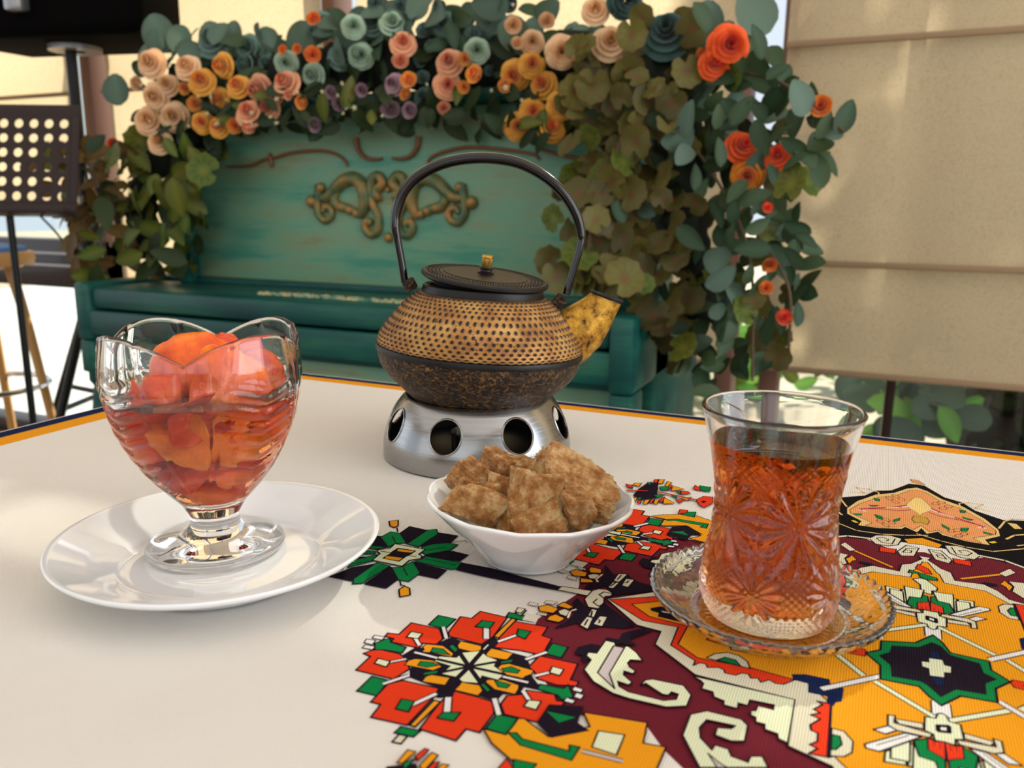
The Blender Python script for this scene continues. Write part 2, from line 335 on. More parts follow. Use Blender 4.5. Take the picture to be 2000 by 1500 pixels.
# carpet print on the cloth: motif, colour, mirroring, outline and stroke width, points (0.1 mm from the cloth's middle)
PRINT = [
 ('field','maroon','q',0,0,'-1574,-295 -1547,-491 -1266,-863 -1166,-879 -938,-844 -857,-940 -470,-1261 -294,-1322 -130,-1193 0,-1253 0,0 -1500,0'),
 ('palmette','black','q',0,0,'0,2478 49,2468 155,2269 244,2218 309,2082 442,1979 569,2021 590,1825 637,1672 592,1165 492,1247 267,1319 101,1350 0,1370'),
 ('palmette','peachgold','q',3,0,'0,2403 60,2351 140,2220 247,2130 349,1952 402,1786 399,1686 317,1591 333,1513 220,1518 102,1561 84,1602 23,1540 0,1619'),
 ('palmette','peach','q',3,0,'0,2346 41,2327 130,2160 226,2087 333,1905 386,1762 376,1699 257,1589 295,1526 201,1536 104,1595 86,1636 41,1581 0,1668'),
 ('palmette','yellow','q',2,0,'0,2180 21,2183 60,2060 78,1991 16,1886 0,1837'),
 ('palmette','pink','q',0,14,'68,2006 130,1940 208,1885 273,1845 332,1804'),
 ('palmette','pink','q',0,10,'51,1922 115,1877 200,1864 283,1832'),
 ('palmette','palepink','q',0,16,'24,2023 103,1946 182,1900'),
 ('palmette','palepink','q',0,16,'297,1770 321,1798 334,1779'),
 ('palmette','peach','q',3,0,'74,2103 85,2132 114,2146 122,2126 110,2096 82,2083'),
 ('palmette','peach','q',3,0,'141,2079 152,2108 181,2122 188,2102 177,2073 148,2060'),
 ('palmette','peach','q',3,0,'105,2138 117,2168 145,2181 153,2161 141,2131 113,2118'),
 ('palmette','peach','q',3,0,'109,2029 120,2058 148,2071 156,2051 145,2023 117,2010'),
 ('palmette','peach','q',3,0,'134,1639 144,1663 170,1676 177,1659 166,1634 141,1622'),
 ('palmette','peach','q',3,0,'194,1621 205,1646 230,1658 237,1641 226,1617 201,1605'),
 ('palmette','peach','q',3,0,'162,1669 173,1694 199,1706 206,1689 195,1664 169,1652'),
 ('palmette','peach','q',3,0,'165,1578 175,1602 201,1614 207,1598 197,1574 171,1562'),
 ('palmette','green','q',3,0,'223,2051 257,2057 246,2005 224,2004'),
 ('palmette','green','q',3,0,'207,1727 248,1746 233,1681 206,1668'),
 ('palmette','green','q',2,0,'225,1930 285,1904 266,1881 236,1899'),
 ('palmette','green','q',2,0,'317,1721 366,1702 348,1681 319,1688'),
 ('palmette','green','q',2,0,'108,1749 148,1691 141,1662 112,1699'),
 ('palmette','gold','q',3,0,'0,1821 34,1821 47,1755 32,1696 1,1716'),
 ('palmette','peachgold','q',0,10,'229,2092 229,2181 284,2223 363,2221 314,2133 391,2106'),
 ('palmette','peachgold','q',0,12,'405,1813 450,1956 494,2013 566,2034 544,1853 568,1815'),
 ('palmette','peachgold','q',0,14,'424,1649 471,1732 531,1773 629,1762'),
 ('palmette','peachgold','q',0,10,'-26,1517 89,1462 206,1425 336,1421 577,1598'),
 ('palmette','peachgold','q',0,4,'-13,2469 48,2461 155,2262 243,2208 323,2108'),
 ('palmette','peachgold','q',0,11,'467,1568 533,1623 618,1757'),
 ('palmette','peachgold','q',0,0,'460,1934 505,1938 525,1861 486,1843'),
 ('palmette','lemon','q',2,0,'326,1556 357,1589 374,1571 346,1542'),
 ('palmette','orange','q',3,0,'0,1467 0,1461 95,1403 75,1346 16,1355 0,1360'),
 ('palmette','peach','n',3,0,'-37,2567 10,2566 52,2482 19,2489 -24,2503'),
 ('scroll_border','ivory','q',5,0,'23,1298 83,1312 129,1198 113,1144 48,1171'),
 ('scroll_border','black','q',0,7,'41,1278 84,1261 103,1199 65,1210 58,1242 82,1239'),
 ('scroll_border','ivory','q',5,0,'104,1397 166,1422 236,1392 269,1327 237,1258 175,1257 125,1296'),
 ('scroll_border','black','q',0,7,'138,1383 154,1295 207,1298 232,1346 201,1375 169,1353 182,1329'),
 ('scroll_border','red','q',4,0,'134,1228 214,1224 217,1157 138,1165'),
 ('scroll_border','ivory','q',4,18,'268,1327 379,1313 494,1227 566,1140'),
 ('scroll_border','ivory','q',4,0,'330,1120 388,1211 411,1163 358,1090'),
 ('scroll_border','orange','q',3,16,'156,969 333,1106'),
 ('scroll_border','navyblack','q',0,0,'223,932 255,974 306,976 314,948 246,920'),
 ('scroll_border','orange','q',3,0,'322,984 348,1041 359,1002 375,977 353,912 343,961'),
 ('scroll_border','ivory','q',4,0,'363,1037 430,1047 449,958 406,853 365,918 380,979'),
 ('rosette','green','q',6,0,'-1982,-458 -1898,-455 -1898,-550 -1980,-548'),
 ('rosette','green','q',6,0,'-1712,-299 -1630,-297 -1631,-341 -1708,-341'),
 ('rosette','green','q',6,0,'-1442,-463 -1371,-467 -1367,-553 -1437,-551'),
 ('rosette','green','q',6,0,'-1976,-986 -1903,-984 -1887,-1087 -1972,-1093'),
 ('rosette','green','q',6,0,'-1711,-1206 -1637,-1198 -1643,-1237 -1713,-1245'),
 ('rosette','green','q',6,0,'-1441,-1002 -1364,-993 -1356,-1092 -1441,-1091'),
 ('rosette','ivory','q',6,0,'-1687,-249 -1650,-251 -1652,-308 -1685,-293'),
 ('rosette','ivory','q',6,0,'-1693,-1246 -1663,-1243 -1661,-1286 -1693,-1290'),
 ('rosette','red','q',6,0,'-2055,-566 -1919,-560 -1867,-626 -1869,-676 -1924,-691 -1920,-732 -1934,-733 -2048,-739 -2052,-713 -2095,-712 -2099,-683 -2052,-674'),
 ('rosette','red','q',6,0,'-1832,-346 -1700,-346 -1684,-523 -1702,-597 -1854,-597 -1871,-572 -1889,-426 -1837,-420'),
 ('rosette','red','q',6,0,'-1668,-364 -1508,-348 -1502,-425 -1457,-432 -1443,-569 -1539,-573 -1646,-597 -1648,-539 -1659,-522'),
 ('rosette','red','q',6,0,'-1459,-671 -1453,-578 -1292,-568 -1279,-686 -1247,-685 -1244,-715 -1318,-741 -1397,-732 -1422,-697'),
 ('rosette','red','q',6,0,'-1403,-820 -1299,-802 -1277,-835 -1248,-829 -1249,-859 -1287,-881 -1284,-983 -1417,-991 -1454,-943 -1456,-885 -1414,-856'),
 ('rosette','red','q',6,0,'-1647,-940 -1549,-937 -1485,-941 -1452,-999 -1450,-1121 -1501,-1123 -1503,-1194 -1646,-1191 -1658,-1022'),
 ('rosette','red','q',6,0,'-1856,-962 -1704,-949 -1694,-1005 -1695,-1191 -1834,-1206 -1845,-1127 -1886,-1129 -1893,-1007'),
 ('rosette','red','q',6,0,'-2058,-810 -1965,-805 -1923,-826 -1873,-881 -1890,-969 -2056,-977 -2061,-871 -2099,-863 -2083,-830'),
 ('rosette','orange','q',6,0,'-1679,-346 -1655,-346 -1659,-522 -1684,-517'),
 ('rosette','orange','q',6,0,'-1684,-1022 -1658,-1022 -1665,-1188 -1687,-1187'),
 ('rosette','green','q',6,0,'-2101,-780 -2082,-733 -2064,-719 -2045,-743 -1970,-750 -1961,-793 -2035,-805 -2075,-821'),
 ('rosette','green','q',6,0,'-1374,-763 -1284,-752 -1276,-721 -1230,-787 -1262,-823 -1289,-802 -1372,-797'),
 ('rosette','white','q',4,0,'-2139,-724 -2092,-716 -2089,-744 -2135,-747'),
 ('rosette','white','q',4,0,'-2152,-764 -2111,-757 -2105,-793 -2144,-793'),
 ('rosette','white','q',4,0,'-2130,-804 -2086,-799 -2081,-824 -2128,-830'),
 ('rosette','white','q',4,0,'-1251,-722 -1213,-727 -1215,-750 -1251,-749'),
 ('rosette','white','q',4,0,'-1231,-757 -1199,-760 -1200,-790 -1230,-787'),
 ('rosette','white','q',4,0,'-1253,-802 -1216,-806 -1218,-828 -1253,-828'),
 ('rosette','navyblack','q',0,0,'-1951,-809 -1934,-733 -1900,-722 -1869,-665 -1840,-602 -1796,-608 -1700,-596 -1684,-523 -1646,-538 -1644,-596 -1558,-603 -1498,-605 -1460,-657 -1417,-732 -1377,-768 -1373,-802 -1421,-807 -1414,-856 -1472,-883 -1477,-937 -1550,-929 -1641,-941 -1632,-976 -1682,-1008 -1704,-949 -1783,-941 -1842,-932 -1869,-888 -1879,-835 -1937,-822'),
 ('rosette','orange','q',4,0,'-1791,-612 -1696,-610 -1683,-635 -1695,-667 -1773,-668 -1787,-647'),
 ('rosette','orange','q',4,0,'-1651,-610 -1554,-606 -1557,-663 -1647,-675 -1652,-647'),
 ('rosette','orange','q',4,0,'-1774,-882 -1700,-870 -1693,-922 -1785,-938 -1789,-903'),
 ('rosette','orange','q',4,0,'-1648,-878 -1576,-867 -1550,-894 -1552,-930 -1647,-935 -1645,-899'),
 ('rosette','orange','q',4,0,'-1905,-693 -1837,-676 -1769,-712 -1767,-737 -1858,-744 -1892,-755 -1893,-735 -1911,-717'),
 ('rosette','orange','q',4,0,'-1890,-810 -1815,-790 -1765,-816 -1785,-854 -1904,-867 -1908,-834'),
 ('rosette','orange','q',4,0,'-1564,-706 -1538,-684 -1431,-687 -1428,-714 -1442,-735 -1448,-756 -1518,-761 -1566,-736'),
 ('rosette','orange','q',4,0,'-1567,-822 -1512,-796 -1442,-804 -1433,-830 -1431,-864 -1514,-868 -1566,-839'),
 ('rosette','green','q',4,0,'-1868,-707 -1827,-698 -1778,-727 -1861,-740'),
 ('rosette','green','q',4,0,'-1861,-817 -1813,-804 -1782,-814 -1817,-845 -1856,-849'),
 ('rosette','green','q',4,0,'-1549,-728 -1520,-700 -1479,-709 -1481,-734 -1531,-744'),
 ('rosette','green','q',4,0,'-1540,-813 -1473,-814 -1476,-842 -1508,-848'),
 ('rosette','cream','q',4,0,'-1744,-690 -1681,-645 -1640,-672 -1591,-679 -1582,-725 -1520,-757 -1528,-807 -1595,-807 -1586,-858 -1644,-876 -1681,-857 -1742,-862 -1739,-798 -1813,-794 -1813,-754 -1747,-733'),
 ('rosette','navyblack','q',0,20,'-1670,-771 -1782,-667'),
 ('rosette','navyblack','q',0,22,'-1670,-771 -1676,-568'),
 ('rosette','navyblack','q',0,16,'-1670,-771 -1557,-665'),
 ('rosette','navyblack','q',0,17,'-1670,-771 -1521,-761'),
 ('rosette','navyblack','q',0,20,'-1670,-771 -1551,-877'),
 ('rosette','navyblack','q',0,22,'-1670,-771 -1678,-950'),
 ('rosette','navyblack','q',0,16,'-1670,-771 -1768,-874'),
 ('rosette','navyblack','q',0,17,'-1670,-771 -1815,-777'),
 ('rosette','green','q',3,0,'-1807,-652 -1769,-676 -1769,-702 -1814,-671'),
 ('rosette','green','q',3,0,'-1572,-685 -1535,-648 -1532,-671 -1570,-699'),
 ('rosette','green','q',3,0,'-1567,-849 -1523,-881 -1532,-894 -1572,-865'),
 ('rosette','green','q',3,0,'-1806,-883 -1765,-845 -1761,-866 -1804,-901'),
 ('rosette','white','q',5,14,'-1910,-544 -1854,-619'),
 ('rosette','white','q',5,22,'-1744,-465 -1703,-548'),
 ('rosette','white','q',5,14,'-1597,-465 -1646,-549'),
 ('rosette','white','q',5,14,'-1437,-545 -1489,-626'),
 ('rosette','white','q',5,13,'-1366,-671 -1410,-720'),
 ('rosette','white','q',5,14,'-1412,-834 -1363,-884'),
 ('rosette','white','q',5,17,'-1487,-925 -1433,-1002'),
 ('rosette','white','q',5,22,'-1643,-990 -1606,-1067'),
 ('rosette','white','q',5,16,'-1697,-989 -1739,-1081'),
 ('rosette','white','q',5,14,'-1851,-927 -1906,-1013'),
 ('rosette','white','q',5,10,'-1923,-831 -1972,-881'),
 ('rosette','white','q',5,14,'-1974,-671 -1928,-714'),
 ('rosette','white','q',5,12,'-1914,-771 -1815,-770'),
 ('rosette','white','q',5,12,'-1517,-779 -1420,-775'),
 ('rosette','white','q',5,6,'-1673,-594 -1674,-631'),
 ('rosette','green','q',5,0,'-1786,-420 -1731,-412 -1727,-469 -1789,-481'),
 ('rosette','green','q',5,0,'-1614,-421 -1558,-418 -1555,-484 -1600,-472'),
 ('rosette','green','q',5,0,'-1793,-1069 -1743,-1062 -1730,-1125 -1781,-1129'),
 ('rosette','green','q',5,0,'-1618,-1077 -1561,-1050 -1559,-1104 -1620,-1113'),
 ('rosette','cream','q',5,0,'-2014,-634 -1962,-631 -1957,-674 -2009,-682'),
 ('rosette','cream','q',5,0,'-2023,-873 -1968,-872 -1960,-912 -2016,-909'),
 ('rosette','cream','q',5,0,'-1376,-632 -1327,-633 -1326,-680 -1369,-677'),
 ('rosette','cream','q',5,0,'-1372,-879 -1327,-866 -1323,-922 -1372,-921'),
 ('leaf_flower','navyblack','m',4,0,'-2630,273 -2632,371 -2509,364 -2457,157 -2529,158'),
 ('leaf_flower','navyblack','m',4,0,'-2445,362 -2324,369 -2316,261 -2432,157'),
 ('leaf_flower','navyblack','m',4,0,'-2338,131 -2249,174 -2157,167 -2161,81 -2359,41'),
 ('leaf_flower','navyblack','m',4,0,'-2362,-27 -2170,-41 -2165,-146 -2262,-147 -2374,-54'),
 ('leaf_flower','navyblack','m',4,0,'-2423,-131 -2331,-239 -2331,-340 -2448,-344 -2443,-129'),
 ('leaf_flower','navyblack','m',4,0,'-2523,-125 -2606,-218 -2646,-350 -2524,-342 -2521,-271'),
 ('leaf_flower','navyblack','m',4,0,'-2715,174 -2684,183 -2590,69 -2656,61 -2714,10 -2726,88'),
 ('leaf_flower','navyblack','m',4,0,'-2699,-121 -2734,-205 -2671,-196 -2612,-80'),
 ('leaf_flower','green','m',5,0,'-2686,259 -2628,261 -2528,165 -2573,131 -2582,73 -2692,167'),
 ('leaf_flower','green','m',5,0,'-2514,368 -2475,400 -2434,342 -2441,147 -2515,153'),
 ('leaf_flower','green','m',5,0,'-2391,207 -2324,257 -2266,260 -2270,176 -2359,75 -2390,95 -2422,149'),
 ('leaf_flower','green','m',5,0,'-2349,57 -2141,68 -2103,22 -2151,-27 -2367,-18 -2344,15'),
 ('leaf_flower','green','m',5,0,'-2372,-26 -2271,-125 -2272,-231 -2327,-238 -2430,-134 -2387,-103'),
 ('leaf_flower','green','m',5,0,'-2528,-117 -2448,-121 -2460,-340 -2497,-367 -2526,-323'),
 ('leaf_flower','green','m',5,0,'-2584,-33 -2552,-96 -2628,-229 -2646,-140'),
 ('leaf_flower','green','m',5,0,'-2659,-11 -2615,-1 -2597,-28 -2698,-87'),
 ('leaf_flower','green','m',5,0,'-2679,50 -2590,69 -2622,24 -2714,10'),
 ('leaf_flower','navyblack','m',0,6,'-2640,204 -2579,140'),
 ('leaf_flower','navyblack','m',0,6,'-2382,122 -2307,199'),
 ('leaf_flower','navyblack','m',0,6,'-2338,29 -2157,28'),
 ('leaf_flower','navyblack','m',0,6,'-2379,-109 -2310,-180'),
 ('leaf_flower','navyblack','m',0,6,'-2628,-186 -2550,-84'),
 ('leaf_flower','cream','m',6,0,'-2574,125 -2391,129 -2390,60 -2364,50 -2353,22 -2395,-20 -2390,-99 -2565,-102 -2574,-17 -2607,2 -2608,19 -2565,63'),
 ('leaf_flower','navyblack','m',0,0,'-2530,86 -2423,96 -2424,44 -2431,7 -2433,-60 -2533,-64 -2529,5 -2534,37'),
 ('leaf_flower','orange','m',0,0,'-2521,73 -2430,87 -2437,61 -2511,48'),
 ('leaf_flower','orange','m',0,0,'-2527,-28 -2440,-14 -2441,-51 -2520,-58'),
 ('leaf_flower','navyblack','m',0,7,'-2588,11 -2534,14 -2470,22 -2386,29'),
 ('leaf_flower','orange','m',6,0,'-2776,384 -2740,423 -2694,349 -2701,318 -2735,329'),
 ('leaf_flower','orange','m',6,0,'-2262,-284 -2230,-293 -2193,-349 -2225,-387 -2268,-325'),
 ('leaf_flower','navyblack','m',0,8,'-2684,320 -2651,276'),
 ('leaf_flower','navyblack','m',0,8,'-2315,-242 -2285,-281 -2264,-280'),
 ('leaf_flower','navyblack','m',0,6,'-2315,267 -2283,301 -2256,326 -2230,314'),
 ('leaf_flower','navyblack','m',0,0,'-2145,67 -1977,72 -1855,55 -1592,31 -1594,-13 -1874,-29 -1973,-29 -2130,-22'),
 ('tip_scroll','navyblack','q',0,0,'-1484,-45 -1397,-129 -1357,-37 -1163,-189 -1209,-226 -1298,-248 -1348,-302 -1404,-267 -1478,-359 -1471,-325 -1442,-243 -1448,-159 -1488,-99'),
 ('tip_scroll','ivory','q',5,0,'-1388,-119 -1361,-118 -1352,-190 -1384,-183'),
 ('tip_scroll','ivory','q',5,0,'-1385,-195 -1354,-196 -1343,-300 -1387,-280'),
 ('tip_scroll','ivory','q',5,0,'-1335,-166 -1300,-160 -1295,-251 -1338,-246'),
 ('tip_scroll','navyblack','q',0,8,'-1379,-138 -1369,-182'),
 ('tip_scroll','navyblack','q',0,8,'-1371,-220 -1368,-271'),
 ('tip_scroll','navyblack','q',0,8,'-1328,-200 -1319,-206 -1319,-227'),
 ('tip_scroll','orange','q',5,0,'-1612,-203 -1580,-166 -1521,-183 -1528,-230 -1592,-238'),
 ('tip_scroll','orange','q',5,0,'-1523,-110 -1465,-139 -1482,-164 -1541,-158'),
 ('tip_scroll','orange','q',5,0,'-1535,-266 -1516,-235 -1464,-253 -1477,-297 -1535,-298'),
 ('tip_scroll','ivory','q',4,0,'-1518,-203 -1499,-172 -1466,-179 -1466,-233 -1499,-227'),
 ('tip_scroll','ivory','q',3,10,'-1450,-154 -1466,-179 -1456,-239'),
 ('tip_scroll','clothivory','q',0,0,'-1636,-281 -1573,-273 -1570,-341 -1630,-343'),
 ('tip_scroll','clothivory','q',2,0,'-1600,-129 -1549,-122 -1558,-155 -1603,-159'),
 ('tip_scroll','clothivory','q',2,0,'-1665,-177 -1623,-175 -1622,-203 -1663,-205'),
 ('tip_scroll','clothivory','q',2,0,'-1590,-254 -1546,-250 -1549,-267 -1593,-272'),
 ('tip_scroll','ivory','q',4,0,'-1691,-250 -1656,-247 -1657,-292 -1687,-289'),
 ('stem','ivory','m',5,0,'-1588,34 -1412,53 -1375,35 -1365,6 -1409,-5 -1596,-10'),
 ('stem','ivory','m',5,0,'-1443,51 -1422,82 -1383,92 -1349,68 -1346,41 -1370,21 -1357,-37 -1360,-104 -1409,-109 -1448,-45 -1446,-3'),
 ('stem','navyblack','m',0,8,'-1352,62 -1389,64 -1401,27 -1369,2 -1351,-46 -1367,-83 -1401,-58 -1396,-20'),
 ('medallion','ivory','q',0,0,'-1356,0 -1166,-175 -1056,-184 -1052,-298 -857,-453 -861,-455 -487,-465 -482,-753 -341,-800 -303,-878 -247,-932 -124,-917 -113,-1010 -70,-1042 -15,-1132 -31,-1168 0,-1168 0,0'),
 ('medallion','navyblack','q',0,7,'-1356,0 -1166,-175 -1056,-184 -1052,-298 -857,-453 -861,-455 -487,-465 -482,-753 -341,-800 -303,-878 -247,-932 -124,-917 -113,-1010 -70,-1042 -15,-1132 -31,-1168 0,-1168'),
 ('medallion','cream','q',4,0,'-858,-469 -827,-485 -812,-501 -812,-538 -770,-541 -760,-572 -722,-582 -717,-608 -670,-609 -672,-573 -639,-575 -637,-536 -552,-530 -551,-564 -605,-562 -607,-597 -624,-605 -620,-630 -602,-635 -598,-662 -567,-663 -563,-693 -521,-699 -515,-726 -484,-736 -487,-465'),
 ('medallion','red','q',5,0,'-1343,0 -1151,-126 -998,-116 -991,-279 -879,-353 -874,-356 -874,-393 -856,-364 -832,-361 -820,-384 -780,-365 -758,-375 -751,-395 -712,-393 -693,-368 -667,-363 -655,-389 -630,-377 -616,-401 -589,-370 -565,-385 -536,-379 -500,-328 -662,-313 -871,-329 -966,-257 -962,-91 -1135,-78 -1237,0'),
 ('medallion','orange','q',0,0,'-1237,0 -1135,-78 -962,-91 -966,-257 -871,-329 -662,-313 -500,-328 -452,-331 -362,-441 -353,-761 -337,-745 -247,-851 -73,-865 -58,-960 -46,-978 -12,-1094 0,-1094 0,0'),
 ('medallion','navyblack','q',0,6,'-1237,0 -1135,-78 -962,-91 -966,-257 -871,-329 -662,-313 -500,-328 -452,-331 -362,-441 -353,-761 -337,-745 -247,-851 -73,-865 -58,-960 -46,-978 -12,-1094 0,-1094'),
 ('medallion','red','q',6,0,'-411,-440 -392,-455 -419,-499 -397,-512 -426,-539 -393,-550 -423,-602 -417,-631 -395,-639 -393,-687 -415,-716 -390,-727 -414,-767 -356,-760 -365,-442 -383,-437'),
 ('medallion','navy','q',0,0,'-515,-292 -468,-270 -379,-267 -374,-302 -326,-310 -329,-405 -349,-421 -355,-448 -380,-435 -379,-393 -447,-396 -452,-331 -508,-327'),
 ('medallion','ivory','q',5,0,'-838,-314 -814,-268 -770,-237 -721,-242 -684,-274 -668,-320 -752,-319'),
 ('medallion','green','q',5,0,'-797,-313 -771,-278 -731,-280 -704,-318'),
 ('medallion','ivory','q',5,0,'-353,-589 -314,-589 -283,-636 -284,-700 -307,-734 -350,-749'),
 ('medallion','green','q',5,0,'-351,-625 -325,-625 -317,-669 -334,-707 -349,-714'),
 ('medallion','navyblack','n',0,0,'-1151,-1 -1111,37 -1051,29 -972,-20 -976,-69 -1100,-65 -1105,-29 -1140,-24'),
 ('medallion','ivory','n',0,0,'-1101,-5 -1043,-2 -1032,-8 -1088,-16'),
 ('medallion','red','q',5,0,'-865,-150 -767,-158 -771,-187 -865,-173'),
 ('medallion','ivory','q',5,0,'-767,-185 -689,-184 -679,-200 -759,-208'),
 ('star','cream','q',5,21,'-26,-364 -218,-211'),
 ('star','cream','q',5,21,'-264,-181 -359,-68'),
 ('star','white','q',5,23,'-199,-159 -400,-348'),
 ('star','white','q',5,56,'-1,-260 -2,-341'),
 ('star','red','q',4,0,'-251,0 -293,0 -333,-32 -261,-29'),
 ('star','green','n',7,0,'-1,280 31,228 57,148 184,143 194,140 194,74 252,10 195,-68 191,-167 70,-179 1,-278 -36,-232 -68,-175 -202,-183 -203,-76 -258,0 -203,53 -201,131 -71,176'),
 ('star','navyblack','n',5,0,'-8,206 22,191 52,127 155,107 162,37 203,7 161,-44 156,-126 55,-137 3,-214 -36,-153 -63,-132 -160,-142 -164,-58 -206,1 -166,47 -159,106 -58,141'),
 ('star','navy','n',6,0,'-18,133 16,141 20,77 -24,68'),
 ('star','navy','n',6,0,'-25,-75 24,-63 19,-127 -13,-142'),
 ('star','cream','n',0,0,'-24,64 23,71 27,32 51,29 47,-17 24,-24 22,-64 -26,-73 -27,-19 -51,-12 -52,24 -24,30'),
 ('star','cream','q',5,0,'-184,-649 -125,-584 -121,-695 -187,-706'),
 ('star','cream','q',5,0,'-114,-574 -97,-566 -96,-638 -77,-640 -81,-681 -116,-698'),
 ('star','green','q',5,0,'-96,-544 -56,-514 0,-492 -6,-671 -33,-683 -45,-650 -96,-633'),
 ('star','red','q',4,0,'-53,-507 -31,-519 0,-508 -3,-615 -15,-601 -53,-577'),
 ('star','navyblack','q',0,2,'-15,-517 -16,-554'),
 ('star','navyblack','q',0,2,'-33,-520 -35,-547'),
 ('star','ivory','q',5,0,'-155,-436 -62,-425 -62,-459 -141,-464'),
 ('star','ivory','q',5,0,'-176,-422 -152,-417 -155,-465 -37,-478 -44,-503 -147,-507 -176,-487'),
 ('star','white','q',5,0,'-222,-537 -176,-492 -147,-507 -182,-546'),
 ('star','white','q',5,0,'-247,-636 -124,-513 -72,-511 -201,-657 -243,-656'),
 ('star','navyblack','q',0,4,'-210,-624 -113,-524'),
 ('star','navyblack','q',0,4,'-158,-449 -138,-466 -65,-463'),
 ('star','cream','q',5,0,'-56,-378 -21,-373 -14,-340 0,-330 0,-508 -30,-513 -34,-477 -60,-466'),
 ('star','white','x',12,0,'-17,-418 18,-405 17,-442 -17,-451'),
 ('crown','cream','x',5,0,'-65,844 -32,871 -4,862 41,785 35,750 15,741 13,698 -33,707 -34,792'),
 ('crown','green','x',5,0,'-75,955 -34,939 43,907 45,874 1,864 -31,883 -38,926 -84,915'),
 ('crown','red','x',4,0,'-49,991 -35,1047 10,1008 24,944 -5,942 -24,967'),
 ('crown','cream','q',5,0,'19,732 104,741 96,549 82,629 34,636'),
 ('crown','cream','q',5,0,'111,673 168,680 167,621 107,554'),
 ('hook','navyblack','q',0,0,'-1331,-458 -1291,-411 -1251,-406 -1250,-466 -1285,-482 -1260,-515 -1266,-562 -1292,-539 -1289,-511 -1329,-512'),
 ('hook','navyblack','q',0,0,'-1251,-335 -1197,-329 -1200,-272 -1125,-186 -1087,-189 -1160,-312 -1114,-346 -1183,-360 -1202,-388 -1247,-362'),
 ('hook','cream','q',5,0,'-1245,-361 -1205,-361 -1194,-384 -1162,-383 -1150,-363 -1104,-397 -1063,-448 -1108,-461 -1113,-489 -1096,-516 -1068,-532 -1072,-554 -1108,-550 -1104,-577 -1059,-613 -1066,-635 -1110,-629 -1095,-661 -1053,-680 -923,-679 -882,-652 -883,-615 -908,-611 -914,-637 -937,-640 -980,-615 -1010,-597 -1024,-620 -1019,-578 -995,-559 -877,-551 -838,-601 -838,-675 -903,-713 -1041,-719 -1105,-712 -1195,-669 -1253,-606 -1251,-528 -1279,-506 -1281,-480 -1247,-473'),
 ('hook','greypink','q',5,0,'-1202,-388 -1157,-385 -1155,-593 -1106,-682 -1198,-606'),
 ('hook','cream','q',5,0,'-815,-721 -766,-675 -645,-674 -620,-701 -617,-792 -657,-811 -714,-801 -715,-758 -669,-743 -659,-719 -756,-727 -770,-784 -755,-839 -708,-887 -704,-856 -659,-859 -644,-892 -590,-900 -586,-865 -552,-849 -527,-898 -727,-991 -814,-848'),
 ('hook','greypink','q',4,0,'-717,-909 -675,-940 -646,-954 -676,-968'),
 ('banner','orange','q',5,0,'-1358,-1002 -1339,-993 -1223,-1052 -1115,-939 -1162,-871 -941,-833 -924,-948 -850,-937 -851,-1071 -1229,-1247 -1384,-1163 -1443,-1106 -1359,-1103 -1357,-1040'),
 ('banner','green','q',5,0,'-1357,-1090 -1332,-1078 -1300,-1100 -1134,-1092 -1145,-1063 -1110,-1058 -1112,-1133 -1293,-1132'),
 ('banner','navyblack','q',0,0,'-1292,-878 -1174,-836 -1161,-936 -1108,-961 -1214,-1054 -1291,-996 -1291,-918'),
 ('banner','green','q',0,0,'-1283,-921 -1178,-911 -1220,-963'),
 ('banner','cream','q',5,0,'-1082,-949 -993,-932 -987,-1046 -1073,-1041'),
 ('banner','greypink','q',4,14,'-1094,-1074 -963,-1067'),
 ('petal_flower','navyblack','q',0,0,'-1638,1539 -1618,1683 -1554,1734 -1516,1560 -1488,1428 -1559,1359 -1636,1410'),
 ('petal_flower','orange','q',4,0,'-1563,1791 -1531,1806 -1524,1709 -1555,1714'),
 ('petal_flower','orange','q',4,0,'-1506,1778 -1473,1764 -1475,1675 -1500,1682'),
 ('petal_flower','orange','q',4,0,'-1453,1705 -1369,1669 -1439,1598'),
 ('petal_flower','orange','q',4,0,'-1452,1464 -1366,1383 -1428,1345'),
 ('petal_flower','orange','q',4,0,'-1490,1392 -1465,1404 -1460,1320 -1483,1326'),
 ('petal_flower','orange','q',4,0,'-1544,1366 -1519,1378 -1514,1294 -1540,1290'),
 ('petal_flower','orange','q',4,0,'-1617,1383 -1598,1375 -1590,1309 -1619,1312'),
 ('petal_flower','orange','q',4,0,'-1692,1647 -1650,1668 -1647,1591 -1693,1608'),
 ('petal_flower','orange','q',4,0,'-1358,1492 -1296,1539 -1302,1466'),
 ('petal_flower','red','q',4,0,'-1382,1625 -1340,1637 -1315,1602 -1367,1559'),
 ('petal_flower','red','q',4,0,'-1379,1464 -1325,1472 -1341,1395'),
 ('petal_flower','red','q',4,0,'-1478,1712 -1460,1711 -1453,1610 -1471,1610'),
 ('petal_flower','red','q',4,0,'-1464,1458 -1447,1466 -1438,1365 -1455,1366'),
 ('petal_flower','red','q',4,0,'-1740,1604 -1690,1599 -1689,1552 -1709,1542'),
 ('petal_flower','red','q',4,0,'-1592,1776 -1568,1788 -1560,1712 -1586,1719'),
 ('petal_flower','red','q',4,0,'-1514,1398 -1494,1399 -1493,1321 -1510,1331'),
 ('petal_flower','red','q',4,0,'-1580,1331 -1562,1348 -1555,1283 -1572,1283'),
 ('petal_flower','red','q',4,0,'-1261,1503 -1229,1590 -1175,1598 -1154,1486 -1188,1385 -1222,1419'),
 ('petal_flower','red','q',4,0,'-1324,1778 -1261,1722 -1276,1686 -1320,1703'),
 ('petal_flower','red','q',4,0,'-1312,1292 -1265,1298 -1265,1250 -1305,1214'),
 ('petal_flower','green','q',4,0,'-1527,1650 -1470,1678 -1461,1596 -1505,1585'),
